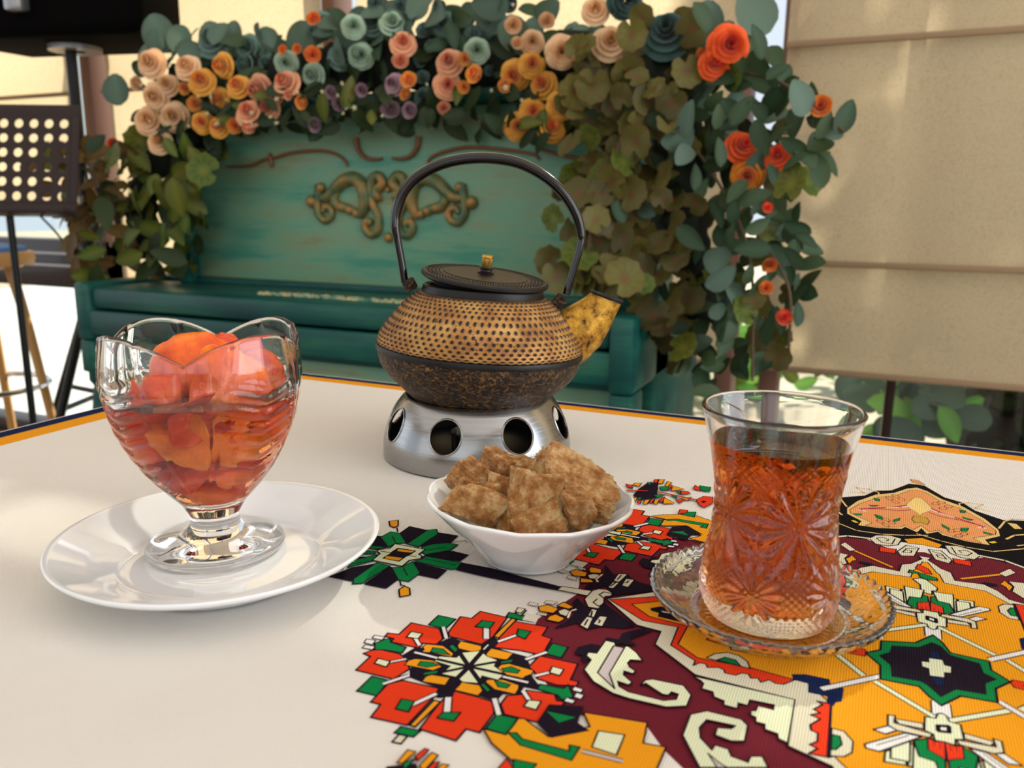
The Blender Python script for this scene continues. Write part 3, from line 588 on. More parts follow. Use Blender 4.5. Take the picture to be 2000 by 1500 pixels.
 ('petal_flower','green','q',4,0,'-1520,1466 -1479,1505 -1455,1498 -1483,1431'),
 ('petal_flower','green','q',4,0,'-1621,1692 -1597,1714 -1589,1639'),
 ('petal_flower','green','q',4,0,'-1598,1375 -1577,1403 -1570,1336'),
 ('petal_flower','green','q',4,0,'-1411,1602 -1382,1625 -1374,1565'),
 ('petal_flower','green','q',4,0,'-1428,1529 -1380,1516 -1381,1472'),
 ('petal_flower','green','q',4,0,'-1702,1536 -1678,1557 -1674,1521'),
 ('petal_flower','green','q',4,0,'-1296,1782 -1221,1780 -1215,1688 -1273,1697'),
 ('petal_flower','green','q',4,0,'-1259,1269 -1216,1290 -1207,1199 -1283,1209'),
 ('petal_flower','red','q',4,12,'-1697,1481 -1577,1530'),
 ('petal_flower','red','q',4,12,'-1512,1544 -1266,1501'),
 ('petal_flower','navyblack','q',0,0,'-1228,1476 -1213,1509 -1193,1493 -1206,1461'),
]

# roses: kind, position and radius in mm; leaf regions: outline in the plane of the garland
BLOOMS = 'c,-1710,1588,1277,32 c,-1595,1592,1264,28 c,-1776,1609,1231,19 c,-1673,1602,1226,25 c,-1704,1588,1194,30 c,-1655,1598,1147,32 c,-1742,1599,1143,33 c,-1700,1590,1089,27 y,-1500,1607,1259,26 y,-1546,1588,1227,29 y,-1443,1597,1212,25 y,-1579,1601,1173,20 y,-1560,1598,1130,24 y,-1516,1603,1119,23 y,-1462,1607,1118,20 y,-1521,1614,1185,23 y,-1602,1594,1209,16 y,-1256,1604,1164,18 p,-1392,1606,1197,30 p,-1300,1594,1212,29 p,-1402,1585,1150,30 p,-1371,1614,1158,25 p,-1409,1594,1113,17 p,-1284,1594,1180,13 p,-1336,1612,1176,15 b,-1563,1663,1223,24 b,-1472,1659,1268,28 b,-1409,1668,1266,28 b,-1560,1646,1331,35 b,-1467,1666,1310,28 b,-1256,1656,1325,22 b,-1173,1648,1271,28 b,-1236,1665,1345,22 b,-1312,1673,1273,20 m,-1306,1611,1254,24 m,-1246,1624,1226,25 m,-1116,1614,1321,23 m,-1120,1627,1265,19 o,-1306,1607,1281,12 o,-1254,1592,1277,12 o,-1226,1610,1266,20 o,-1215,1605,1340,17 l,-1174,1605,1182,16 l,-1155,1610,1156,19 l,-1217,1598,1112,18 m,-1025,1628,1328,24 m,-1110,1631,1262,25 m,-808,1608,1250,23 b,-1154,1670,1329,23 b,-1183,1657,1277,23 b,-1097,1659,1337,24 b,-913,1649,1316,23 b,-812,1666,1317,31 b,-959,1654,1306,19 b,-767,1671,1250,13 b,-964,1653,1168,22 b,-972,1662,1250,19 b,-966,1657,1210,17 b,-758,1663,1345,19 b,-919,1651,1350,16 b,-817,1650,1350,16 b,-1027,1667,1366,17 b,-1093,1668,1374,19 b,-880,1662,1301,17 b,-1246,1673,1339,23 b,-838,1651,1291,18 b,-807,1671,1218,15 b,-940,1650,1272,15 p,-989,1614,1280,25 p,-990,1604,1237,19 p,-873,1603,1232,26 p,-879,1614,1186,26 p,-887,1609,1137,15 c,-683,1609,1258,21 c,-611,1587,1229,28 c,-711,1596,1253,14 c,-717,1588,1286,18 c,-646,1591,1289,17 y,-962,1591,1195,19 y,-982,1611,1170,15 y,-803,1589,1198,20 y,-831,1594,1175,14 y,-679,1600,1214,23 y,-726,1610,1194,27 y,-665,1614,1178,25 y,-677,1606,1123,24 y,-613,1591,1130,25 y,-709,1601,1093,25 y,-636,1606,1092,25 y,-734,1587,1172,15 y,-834,1605,1232,15 l,-1008,1596,1192,21 l,-1017,1603,1138,22 l,-968,1605,1135,19 l,-1091,1605,1183,16 c,-536,1561,1297,23 c,-504,1562,1239,29 t,-397,1551,1247,39 t,-474,1560,1306,29 r,-273,1509,1207,31 r,-298,1519,1179,23 r,-184,1521,1024,21 r,-242,1528,1042,25 r,-200,1517,954,9 r,-192,1506,934,10 o,-332,1561,1202,13 o,-119,1511,1100,19 o,-233,1527,988,26 o,-182,1517,836,14 o,-185,1516,795,13 r,-152,1532,742,16 r,-1892,1620,1087,16'
REG_RIGHT = [(-0.595,1.219),(-0.503,1.259),(-0.416,1.279),(-0.276,1.251),(-0.201,1.186),(-0.136,1.123),(-0.089,1.062),(-0.117,0.994),(-0.156,0.940),(-0.118,0.905),(-0.112,0.832),(-0.116,0.767),(-0.142,0.709),(-0.161,0.650),(-0.233,0.608),(-0.300,0.576),(-0.344,0.644),(-0.388,0.702),(-0.453,0.779),(-0.528,0.776),(-0.585,0.836),(-0.554,0.908),(-0.589,0.997),(-0.547,1.046),(-0.582,1.133)]  # at Y=1.58
REG_LEFT = [(-2.154,1.080),(-2.068,1.105),(-1.955,1.063),(-1.836,1.100),(-1.694,1.084),(-1.556,1.093),(-1.529,1.018),(-1.599,0.892),(-1.651,0.800),(-1.729,0.743),(-1.900,0.729),(-1.995,0.761),(-2.065,0.843),(-2.134,0.941),(-2.142,1.025)]  # at Y=1.62
REG_TOP = [(-1.790,1.284),(-1.710,1.366),(-1.559,1.343),(-1.353,1.328),(-1.174,1.371),(-1.090,1.385),(-0.761,1.357),(-0.590,1.303),(-0.552,1.144),(-0.605,1.064),(-0.663,1.076),(-0.758,1.089),(-1.015,1.101),(-1.229,1.090),(-1.428,1.119),(-1.633,1.074),(-1.756,1.089),(-1.841,1.157)]  # at Y=1.68

# ------------------------------------------------------------------ table, tablecloth and its print
CX, CY = .0345, .335
TX0, TX1, TY0, TY1 = -.622, .690, -.030, .701
tb = empty('table', (CX, CY, 0), 0, 'rectangular table under the printed white tablecloth', 'table')
twood = mat('dark_table_wood', (58, 40, 30), .4)
box('tabletop', TX0+.004, TX1-.004, TY0+.004, TY1-.004, T-.032, T-.002, twood, tb)
for sx in (TX0+.06, TX1-.11):
    for sy in (TY0+.05, TY1-.10): box('leg', sx, sx+.05, sy, sy+.05, 0, T-.032, twood, tb)
cloth = empty('tablecloth', (CX, CY, T), 0, 'white woven tablecloth printed with a colourful carpet medallion and orange-black border', 'tablecloth')
def flat_ring(x0, x1, y0, y1, w, z, wx):
    o = [(x0, y0), (x1, y0), (x1, y1), (x0, y1)]; i = [(x0+wx, y0+w), (x1-wx, y0+w), (x1-wx, y1-w), (x0+wx, y1-w)]
    return [(a, b, z) for a, b in o+i], [(k, (k+1) % 4, 4+(k+1) % 4, 4+k) for k in range(4)]
X0, X1, Y0, Y1 = TX0-CX, TX1-CX, TY0-CY, TY1-CY
v, f = box_data(X0, X1, Y0, Y1, -.0022, .0)
mesh('cloth', v, f, CL['white'], cloth, smooth=False)
v, f = flat_ring(X0+.0015, X1-.0015, Y0+.0015, Y1-.0015, .0105, 3e-6, .015); mesh('black_border', v, f, CL['navy'], cloth, smooth=False)
v, f = flat_ring(X0+.0165, X1-.0165, Y0+.012, Y1-.012, .0145, 3e-6, .021); mesh('orange_border', v, f, CL['orange'], cloth, smooth=False)
def strip(pts, w, z, closed, skip=None):
    v, f = [], []; n = len(pts)
    for i in range(n if closed else n-1):
        a, b = pts[i], pts[(i+1) % n]
        if skip and skip(a, b): continue
        d = (b[0]-a[0], b[1]-a[1]); L = math.hypot(*d)
        if L < 1e-9: continue
        d = (d[0]/L, d[1]/L); h = w/2; p = (-d[1]*h, d[0]*h); h2 = min(h*.8, .00035); e = (d[0]*h2, d[1]*h2)
        o = len(v); v += [(a[0]-e[0]+p[0], a[1]-e[1]+p[1], z), (a[0]-e[0]-p[0], a[1]-e[1]-p[1], z), (b[0]+e[0]-p[0], b[1]+e[1]-p[1], z), (b[0]+e[0]+p[0], b[1]+e[1]+p[1], z)]; f.append((o, o+1, o+2, o+3))
    return v, f
MIRR = dict(n=[(1, 1)], x=[(1, 1), (1, -1)], m=[(1, 1), (-1, 1)], q=[(1, 1), (1, -1), (-1, 1), (-1, -1)])
motifs = {}
layer = 0
for (mo, colr, mode, ol, wd, pts) in PRINT:
    layer += 1; z0 = 6e-6+layer*4.2e-6
    P0 = [tuple(float(q)*1e-4 for q in t.split(',')) for t in pts.split()]
    if colr == 'white': colr = 'printwhite'
    for ci, (sx, sy) in enumerate(MIRR[mode]):
        z = z0+ci*.5e-6                       # mirrored copies never share a plane
        P = [(a*sx, b*sy) for a, b in P0]
        P = [(min(max(a, X0+.028), X1-.028), min(max(b, Y0+.028), Y1-.028)) for a, b in P]
        side = '' if mode in 'n' else ('r' if (sum(a for a, b in P) > 0) else 'l')+('t' if sum(b for a, b in P) > 0 else 'b')
        key = mo if mo in ('star', 'medallion', 'field', 'crown') else mo+side
        g = motifs.setdefault(key, dict(name='printed_'+mo, v=[], f=[], m=[], mats=[]))
        def put(v, f, c):
            if c not in g['mats']: g['mats'].append(c)
            o = len(g['v']); g['v'] += v; g['f'] += [tuple(i+o for i in q) for q in f]; g['m'] += [g['mats'].index(c)]*len(f)
        onax = lambda a, b: (abs(a[0]) < 1.5e-4 and abs(b[0]) < 1.5e-4) or (abs(a[1]) < 1.5e-4 and abs(b[1]) < 1.5e-4)
        if wd:
            if ol: put(*strip(P, (wd+2.3*ol)*1e-4, z-1.9e-6, False), 'navyblack')
            put(*strip(P, wd*1e-4, z, False), colr)
        else:
            from mathutils.geometry import tessellate_polygon
            tri = tessellate_polygon([[Vector((a, b, 0)) for a, b in P]])
            put([(a, b, z) for a, b in P], [tuple(t) for t in tri], colr)
            if ol: put(*strip(P, ol*1.35e-4, z+1.9e-6, True, onax), 'navyblack')
for key, g in motifs.items():
    o = mesh(g['name'], g['v'], g['f'], [CL[c] for c in g['mats']], cloth, smooth=False, mi=g['m'])
    bm = bmesh.new(); bm.from_mesh(o.data)
    for fc in bm.faces:
        if fc.normal.z < 0: fc.normal_flip()
    bm.to_mesh(o.data); bm.free()

# ------------------------------------------------------------------ teal upright piano
A0, A1 = -1.886, -.404
pn = empty('upright_piano', ((A0+A1)/2, 1.75, 0), 0, 'old teal painted upright piano with gilded carvings under the flower garland', 'piano')
def pb(name, x0, x1, y0, y1, z0, z1, m=piano_teal, bev=.006): return box(name, x0, x1, y0, y1, z0, z1, m, pn, bev)
pb('side_panel', A0, A0+.05, 1.62, 2.04, 0, .72); pb('side_panel', A1-.05, A1, 1.62, 2.04, 0, .72)
pb('upper_side', A0+.11, A0+.15, 1.70, 2.04, .72, 1.16); pb('upper_side', A1-.11, A1-.07, 1.70, 2.04, .72, 1.16)
pb('back_board', A0+.12, A1-.08, 2.0, 2.04, .05, 1.16)
pb('top_lid', A0+.09, A1-.05, 1.69, 2.05, 1.16, 1.19, bev=.01)
pb('shelf', A0, A1, 1.72, 2.04, .715, .737)
pb('upper_panel', A0+.13, A1-.09, 1.74, 1.77, .735, 1.16, piano_panel)
pb('lower_panel', A0+.05, A1-.05, 1.52, 1.55, .08, .585, piano_panel)
pb('toe_rail', A0+.03, A1-.03, 1.50, 1.56, 0, .09)
pb('key_bed', A0+.04, A1-.04, 1.475, 1.75, .585, .645)
pb('key_slip', A0+.04, A1-.04, 1.455, 1.478, .600, .664)
pb('fall_board', A0+.05, A1-.05, 1.462, 1.74, .668, .722, bev=.012)
for x in (A0, A1-.05):
    pb('key_cheek', x, x+.05, 1.45, 1.74, .585, .735, bev=.012)
    pb('leg_block', x+.002, x+.048, 1.455, 1.54, .50, .585); pb('foot', x-.005, x+.055, 1.44, 1.66, 0, .07, bev=.015)
    prof = [(.020, .07), (.030, .075), (.030, .10), (.020, .12), (.024, .20), (.030, .30), (.034, .38), (.026, .44), (.022, .46), (.032, .475), (.032, .50)]
    lathe('leg', prof, piano_teal, pn, n=24, loc=(x+.025-pn.location.x, 1.495-1.75, 0))
# frame moulding and carved lines on the upper panel (traced on the panel itself, metres from the panel centre)
PYF = 1.74-1.75
def pt(u, v, dy=0):                          # crop of the panel: 0.85 mm per unit around the carving's middle
    return (-1.113-pn.location.x+(u-1010)*S_U, PYF-dy, .943-(v-400)*S_U)
S_U = .000558
def scroll(name, pts, r, m=piano_gilt, mirror=False, n=8, fl=.8):
    q = [pt(*p, dy=.004) for p in pts]; c = resample(q, max(12, len(q)*6))
    rr = r if callable(r) else (lambda t: r*(.55+.45*math.sin(math.pi*min(1, max(0, t)))**.6))
    tube(name, c, rr, m, pn, n=n)
    if mirror:
        q2 = [pt(2020-a, b, dy=.004) for a, b in pts]; tube(name, resample(q2, max(12, len(q2)*6)), rr, m, pn, n=n)
scroll('carved_line', [(110, 242), (250, 240), (340, 214), (400, 206), (500, 186), (650, 180), (740, 195), (790, 225), (802, 250)], .0045, piano_brown)
scroll('carved_line', [(1210, 262), (1222, 222), (1290, 196), (1400, 180), (1550, 190), (1690, 212), (1720, 235)], .0045, piano_brown)
scroll('carved_line', [(1712, 190), (1800, 215), (1920, 235), (2060, 240)], .0045, piano_brown)
scroll('carved_line', [(372, 185), (378, 215), (382, 248)], .006, piano_brown)
scroll('carved_horn', [(852, 130), (862, 180), (900, 214), (950, 222), (985, 218)], lambda t: .008*(1-.6*t), piano_brown, True)
scroll('carved_scroll', [(640, 385), (690, 380), (735, 345), (780, 312), (830, 302), (872, 325), (890, 380), (885, 430), (855, 468)], lambda t: .008+.010*math.sin(math.pi*t)**.5, mirror=True)
scroll('carved_scroll', [(648, 330), (640, 362), (632, 410), (636, 455), (668, 486), (705, 470), (708, 436), (676, 425), (662, 447)], lambda t: .012-.004*t, mirror=True)
scroll('carved_scroll', [(742, 355), (728, 390), (748, 420), (800, 432), (850, 452)], .013, mirror=True)
scroll('carved_scroll', [(975, 372), (955, 378), (950, 355), (972, 335), (985, 318), (965, 292), (935, 300), (922, 345), (932, 410), (958, 465), (955, 525), (915, 545), (886, 515), (898, 485), (925, 497)], lambda t: .014-.004*t, mirror=True)
def ball(name, p, r, m):
    v, f = lathe_data([(r*math.sin(math.pi*i/8), -r*math.cos(math.pi*i/8)) for i in range(9)], 12); mesh(name, v, f, m, pn, loc=p)
for u, v_, r_ in ((600, 402, .016), (655, 340, .013), (770, 425, .013), (810, 438, .013), (845, 452, .012)):
    ball('carved_bead', pt(u, v_, .004), r_, piano_gilt); ball('carved_bead', pt(2020-u, v_, .004), r_, piano_gilt)
ball('carved_bead', pt(1010, 555, .004), .013, piano_gilt); ball('carved_bead', pt(1010, 350, .003), .008, piano_gilt)
mold = [(-1.60, 1.10), (-1.735, 1.04), (-1.745, .93), (-1.742, .83), (-1.765, .79), (-1.80, .775)]
tube('panel_moulding', resample([(x-pn.location.x, PYF-.003, z) for x, z in mold], 40), .004, piano_panel, pn, n=8)
strips = []
rs = random.Random(5)
for i in range(46):                           # low carved strip along the fall board
    x = -1.36+.40*i/45; 
    for j in range(2):
        c = (x-pn.location.x+rs.uniform(-.004, .004), 1.545-1.75+.022*j+rs.uniform(-.004, .004), .722); r = rs.uniform(.005, .009)
        v, f = lathe_data([(r, 0), (r*.8, r*.5), (0, r*.8)], 8); strips.append(([(a+c[0], b+c[1], d+c[2]) for a, b, d in v], f))
v, f = join_data(strips); tag(mesh('carved_strip', v, f, piano_strip, pn), kind='stuff')

# ------------------------------------------------------------------ flowers and leaves
def leaf_mesh(kind, m):
    v, f, vein = [], [], []
    if kind == 'round':                       # scalloped geranium leaf
        n = 20; v.append((0, 0, -.12)); vein.append(.75)
        for ring, rr in ((1, .5), (2, 1.)):
            for i in range(n):
                a = 2*math.pi*i/n; notch = 1-.55*math.exp(-((abs(((a+math.pi/2+math.pi) % (2*math.pi))-math.pi))/.10)**2) if ring == 2 else 1
                r = rr*(1+(.07*math.cos(8*a) if ring == 2 else 0))*notch
                v.append((r*math.cos(a), r*math.sin(a), .10*rr*rr*math.cos(3*a)+.10*(rr-.5))); vein.append(.35*(i % 2) if ring == 1 else .38)
        f = [(0, 1+i, 1+(i+1) % n) for i in range(n)]+[(1+i, 1+n+i, 1+n+(i+1) % n, 1+(i+1) % n) for i in range(n)]
    else:
        w = dict(ovate=.52, slim=.30, euc=.80)[kind]; N_ = 8
        for j in range(N_+1):
            t = j/N_; hw = w*math.sin(math.pi*min(1, t**.8*.97+.02))**(.75 if kind != 'euc' else .55); y = -1+2*t; bend = -.35*(t-.4)**2
            for s in (-1, 0, 1): v.append((s*hw, y, bend+abs(s)*hw*.28)); vein.append(.55 if s == 0 else 0)
        for j in range(N_):
            for s in (0, 1): a = j*3+s; f.append((a, a+1, a+4, a+3))
    me = bpy.data.meshes.new('leaf'); me.from_pydata(v, [], f); me.materials.append(m); me.polygons.foreach_set('use_smooth', [True]*len(f))
    at = me.attributes.new('vein', 'FLOAT', 'POINT'); at.data.foreach_set('value', np.array(vein, dtype=np.float32)); return me
LF = {k_: leaf_mesh(*a) for k_, a in dict(ger=('round', LM['ger']), rose=('ovate', LM['rose']), euc=('euc', LM['euc']), dark=('ovate', LM['dark']), olive=('ovate', LM['olive']), brown=('ovate', LM['brown']), slim=('slim', LM['dark']), bright=('ovate', LM['bright']), gerol=('round', LM['olive'])).items()}
def rose_mesh(m, seed, kind):
    rs = random.Random(seed); v, f, heart = [], [], []
    rings = dict(rose=[(1.0, 6, 1.05, -.15), (.82, 5, .75, .0), (.62, 5, .50, .12), (.42, 4, .30, .22), (.24, 3, .14, .28)], bud=[(.72, 5, .28, .0), (.50, 4, .16, .2), (.28, 3, .08, .3)])[kind]
    for (rad, n, opn, zz) in rings:
        off = rs.uniform(0, 6)
        for k_ in range(n):
            a0 = off+2*math.pi*k_/n; wdt = 2.2*math.pi/n*.62; o = len(v); nu, nv = 7, 5
            for j in range(nv):
                t = j/(nv-1)
                for i in range(nu):
                    s = i/(nu-1)*2-1; a = a0+s*wdt*(.55+.45*t**.5)
                    rr = rad*(.15+.85*t**.6)*(1-.10*s*s*t); z = zz-.55+(.95-opn*.55)*t-(.22*opn*max(0, t-.7)/.3)-.12*s*s*t+rs.uniform(-.015, .015)
                    rr += .08*rad*max(0, t-.75)*opn*4
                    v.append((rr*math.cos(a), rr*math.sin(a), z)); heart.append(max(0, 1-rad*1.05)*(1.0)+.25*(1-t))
            f += grid_faces(nu, nv, wrap=False, off=o)
    me = bpy.data.meshes.new('rose'); me.from_pydata(v, [], f); me.materials.append(m); me.polygons.foreach_set('use_smooth', [True]*len(f))
    at = me.attributes.new('heart', 'FLOAT', 'POINT'); at.data.foreach_set('value', np.array(heart, dtype=np.float32)); return me
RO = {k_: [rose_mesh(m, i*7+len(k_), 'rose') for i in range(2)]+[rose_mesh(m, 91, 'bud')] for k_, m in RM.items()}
gl = empty('trailing_foliage', (-1.85, 1.60, .735), 0, 'olive and brown leafy spray hanging from the left end of the garland', 'foliage')
gt = empty('flower_garland', (-1.2, 1.68, 1.19), 0, 'thick garland of peach, yellow, mint and lavender roses along the piano top', 'garland')
gr = empty('leaf_cascade', (-.35, 1.55, .70), 0, 'cascade of geranium leaves with orange roses hanging off the right end of the piano', 'foliage')
NAMES = dict(c='cream_rose', y='yellow_rose', p='salmon_rose', b='dusty_teal_rose', m='mint_rose', o='orange_rose', l='lavender_rose', t='teal_rose', r='vermilion_rose')
rs = random.Random(11)
bloom_pts = []
for row_ in BLOOMS.split():
    k_, x, y, z, r_ = row_.split(','); p = Vector((float(x), float(y), float(z)))*.001; r_ = float(r_)*.001
    root = gt if p.x < -.52 and not (p.x < -1.8 and p.z < 1.1) else (gr if p.x > -.7 else gl)
    out = Vector((rs.uniform(-.45, .45)+.35, -1, rs.uniform(-.25, .45))).normalized()
    q = out.to_track_quat('Z', 'Y').to_euler(); me = RO[k_][2] if (r_ < .021 or k_ == 'l' and rs.random() < .5) else RO[k_][rs.randrange(2)]
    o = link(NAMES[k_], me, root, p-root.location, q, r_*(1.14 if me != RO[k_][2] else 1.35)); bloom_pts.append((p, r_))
def inside(poly, x, y):
    c = False; n = len(poly)
    for i in range(n):
        (x1, y1), (x2, y2) = poly[i], poly[i-1]
        if (y1 > y) != (y2 > y) and x < (x2-x1)*(y-y1)/(y2-y1)+x1: c = not c
    return c
LEAFN = dict(ger='geranium_leaf', gerol='geranium_leaf', euc='eucalyptus_leaf', rose='rose_leaf')
def scatter(root, reg, n, y0, y1, pick, size, mind, seed, gap=0.0, name='leaf'):
    rs = random.Random(seed); xs = [p[0] for p in reg]; zs = [p[1] for p in reg]; pts = []; tries = 0
    while len(pts) < n and tries < 60000:
        tries += 1; x, z = rs.uniform(min(xs), max(xs)), rs.uniform(min(zs), max(zs))
        if not inside(reg, x, z): continue
        if any((x-a)**2+(z-b)**2 < mind*mind for a, b, _ in pts): continue
        y = rs.uniform(y0, y1); s = rs.uniform(*size)
        if gap and any((p.x-x)**2+(p.z-z)**2 < (r_*gap)**2 for p, r_ in bloom_pts): y = max(y, 1.60)
        pts.append((x, z, y)); kind = pick(rs, x, z)
        nrm = Vector((rs.uniform(-1.1, 1.3), -1, rs.uniform(-.7, 1.0))).normalized(); q = nrm.to_track_quat('Z', 'Y'); q = q @ Matrix.Rotation(rs.uniform(0, 6.28), 3, 'Z').to_quaternion()
        link(LEAFN.get(kind, name), LF[kind], root, Vector((x, y, z))-root.location, q.to_euler(), s)
    return pts
scatter(gr, REG_RIGHT, 430, 1.48, 1.66, lambda r, x, z: ('ger' if x < -.33 else 'rose') if r.random() < .68 else r.choice(['rose', 'gerol', 'ger', 'euc', 'dark']), (.020, .034), .0135, 21, 1.0)
scatter(gr, [(a, b) for a, b in [(-.60, .80), (-.52, .76), (-.42, .78), (-.42, 1.05), (-.55, 1.10)]], 22, 1.45, 1.55, lambda r, x, z: r.choice(['ger', 'gerol', 'ger']), (.026, .038), .03, 22)
scatter(gl, REG_LEFT, 170, 1.53, 1.70, lambda r, x, z: r.choice(['olive', 'olive', 'dark', 'gerol']) if x > -1.83 else r.choice(['brown', 'olive', 'brown', 'dark']), (.028, .050), .020, 23, .8)
scatter(gt, REG_TOP, 280, 1.62, 1.74, lambda r, x, z: r.choice(['euc', 'euc', 'rose', 'euc']) if z > 1.27 else r.choice(['dark', 'dark', 'slim', 'rose']), (.024, .042), .019, 24, .9)
LOWB = [(-1.70, 1.10), (-1.45, 1.13), (-1.2, 1.10), (-1.0, 1.12), (-.75, 1.09), (-.6, 1.04), (-.66, 1.16), (-1.2, 1.19), (-1.6, 1.19)]
scatter(gt, LOWB, 60, 1.58, 1.66, lambda r, x, z: r.choice(['dark', 'slim', 'dark', 'olive']), (.020, .036), .022, 25, 1.0)
for x, z, y, s in ((-1.742, 1.36, 1.66, .052), (-1.745, 1.30, 1.64, .050), (-1.875, 1.225, 1.63, .042), (-1.515, 1.345, 1.68, .034), (-1.60, 1.345, 1.70, .045), (-.25, 1.275, 1.60, .045), (-.34, 1.27, 1.62, .042)):
    link('eucalyptus_leaf', LF['euc'], gt if x < -.5 else gr, Vector((x, y, z))-(gt if x < -.5 else gr).location, (R(80), R(rs.uniform(-30, 30)), R(rs.uniform(-10, 40))), s)
tw = random.Random(31)
for i in range(34):                           # tiny white filler blossoms
    x, z = tw.uniform(-1.72, -.62), tw.uniform(1.10, 1.20); r_ = tw.uniform(.005, .008); v, f = [(0, 0, .3)], []
    for k_ in range(10): a = 2*math.pi*k_/10; q = 1 if k_ % 2 else .45; v.append((q*math.cos(a), q*math.sin(a), 0))
    f = [(0, 1+k_, 1+(k_+1) % 10) for k_ in range(10)]
    if i == 0: fill_me = bpy.data.meshes.new('filler_blossom'); fill_me.from_pydata(v, [], f); fill_me.materials.append(mat('filler_white', (190, 184, 140), .7))
    link('filler_blossom', fill_me, gt, Vector((x, tw.uniform(1.55, 1.60), z))-gt.location, (R(80+tw.uniform(-30, 30)), 0, R(tw.uniform(-30, 50))), r_)
def core(name, path, r, root):                # added dark core, stands in for the shaded inside of the garland
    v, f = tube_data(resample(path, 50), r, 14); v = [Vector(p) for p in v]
    v = [p+Vector((wob(p.x, p.y, p.z, 40), wob(p.z, p.x, p.y, 40), wob(p.y, p.z, p.x, 40)))*.016-root.location for p in v]; mesh(name, v, f, dark_core_m, root)
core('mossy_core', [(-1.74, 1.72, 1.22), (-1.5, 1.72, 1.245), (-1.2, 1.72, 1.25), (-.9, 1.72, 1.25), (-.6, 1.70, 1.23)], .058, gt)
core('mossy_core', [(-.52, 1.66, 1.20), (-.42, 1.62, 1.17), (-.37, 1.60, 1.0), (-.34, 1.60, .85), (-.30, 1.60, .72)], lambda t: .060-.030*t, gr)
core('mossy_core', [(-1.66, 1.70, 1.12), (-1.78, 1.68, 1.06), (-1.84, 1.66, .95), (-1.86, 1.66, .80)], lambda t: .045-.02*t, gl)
def twig(root, path, r=.003): tube('stem', [Vector(p)-root.location for p in resample(path, 24)], r, stem_m, root, n=6)
twig(gr, [(-.40, 1.58, 1.1), (-.30, 1.54, 1.0), (-.22, 1.53, .85), (-.20, 1.54, .62)]); twig(gr, [(-.30, 1.56, 1.18), (-.18, 1.54, 1.14), (-.08, 1.52, 1.06)]); twig(gr, [(-.22, 1.55, .9), (-.15, 1.53, .80), (-.14, 1.54, .68)])
twig(gr, [(-.46, 1.50, 1.05), (-.50, 1.49, .92), (-.52, 1.49, .80)]); twig(gl, [(-1.80, 1.62, 1.08), (-1.95, 1.60, 1.02), (-2.10, 1.60, 1.06)]); twig(gl, [(-1.82, 1.62, 1.0), (-1.95, 1.60, .88), (-2.0, 1.60, .76)])
for x, z, dx, dz in ((-.105, 1.075, .025, .01), (-.125, 1.03, .01, -.03), (-.12, 1.07, .0, .02)):
    link('leaf', LF['rose'], gr, Vector((x+dx, 1.53, z+dz))-gr.location, (R(75), R(rs.uniform(-40, 40)), R(20)), .034)

# ------------------------------------------------------------------ loudspeaker on its tripod, music stand, bar stool
SPX, SPY = -2.31, 1.85
ls = empty('loudspeaker', (SPX, SPY, 1.395), R(12), 'large black loudspeaker cabinet on a tripod at the upper left', 'loudspeaker')
bm = bmesh.new(); bmesh.ops.create_cube(bm, size=1)
for q in bm.verts:
    x, y, z = q.co; q.co = Vector((x*(.74 if y < 0 else .56), y*.34, (z+.5)*.62+.0))
bmesh.ops.bevel(bm, geom=list(bm.edges), offset=.035, segments=4, affect='EDGES', profile=.5)
me = bpy.data.meshes.new('cabinet'); bm.to_mesh(me); bm.free(); me.materials.append(black_m); me.polygons.foreach_set('use_smooth', [True]*len(me.polygons)); me.set_sharp_from_angle(angle=R(35)); link('cabinet', me, ls)
cab2 = mat('speaker_brown_face', (44, 34, 30), .6)
b = box('side_panel', -.34, -.06, -.212, -.196, .10, .56, cab2, None, .006); b.parent = ls; b.location = (-.20, -.174, .33)
b = box('grip', -.03, .03, -.02, .02, -.035, .035, steel, None, .01); b.parent = ls; b.location = (-.005, -.185, .095)
lathe('pole_socket', [(.075, -.012), (.075, .004), (.03, .004), (.03, -.012), (.075, -.012)], steel, ls, n=32, loc=(.02, .0, -.002))
st = empty('speaker_stand', (SPX, SPY, 0), R(0), 'black tripod pole stand carrying the loudspeaker left of the piano', 'speaker stand')
tube('pole', [(0, 0, .30), (0, 0, .86)], .021, black_metal, st, n=16); tube('upper_pole', [(.004, 0, .80), (0.004, 0, 1.40)], .0165, black_metal, st, n=16)
lathe('collar', [(.028, .84), (.030, .845), (.030, .89), (.022, .90)], black_m, st, n=20); lathe('hub', [(.022, .60), (.034, .61), (.034, .66), (.022, .67)], black_m, st, n=20)
tube('knob', [(0, -.028, .865), (0, -.06, .865)], .012, black_m, st, n=12)
for a in (172, 292, 52):
    d = Vector((math.cos(R(a)), math.sin(R(a)), 0)); lg = tube('leg', [d*.03+Vector((0, 0, .635)), d*.42+Vector((0, 0, .03))], .0135, black_metal, st, n=12)
    tube('brace', [d*.02+Vector((0, 0, .32)), d*.23+Vector((0, 0, .32))], .009, black_metal, st, n=8); tube('foot_cap', [d*.415+Vector((0, 0, .045)), d*.43+Vector((0, 0, .012))], .019, black_m, st, n=12)

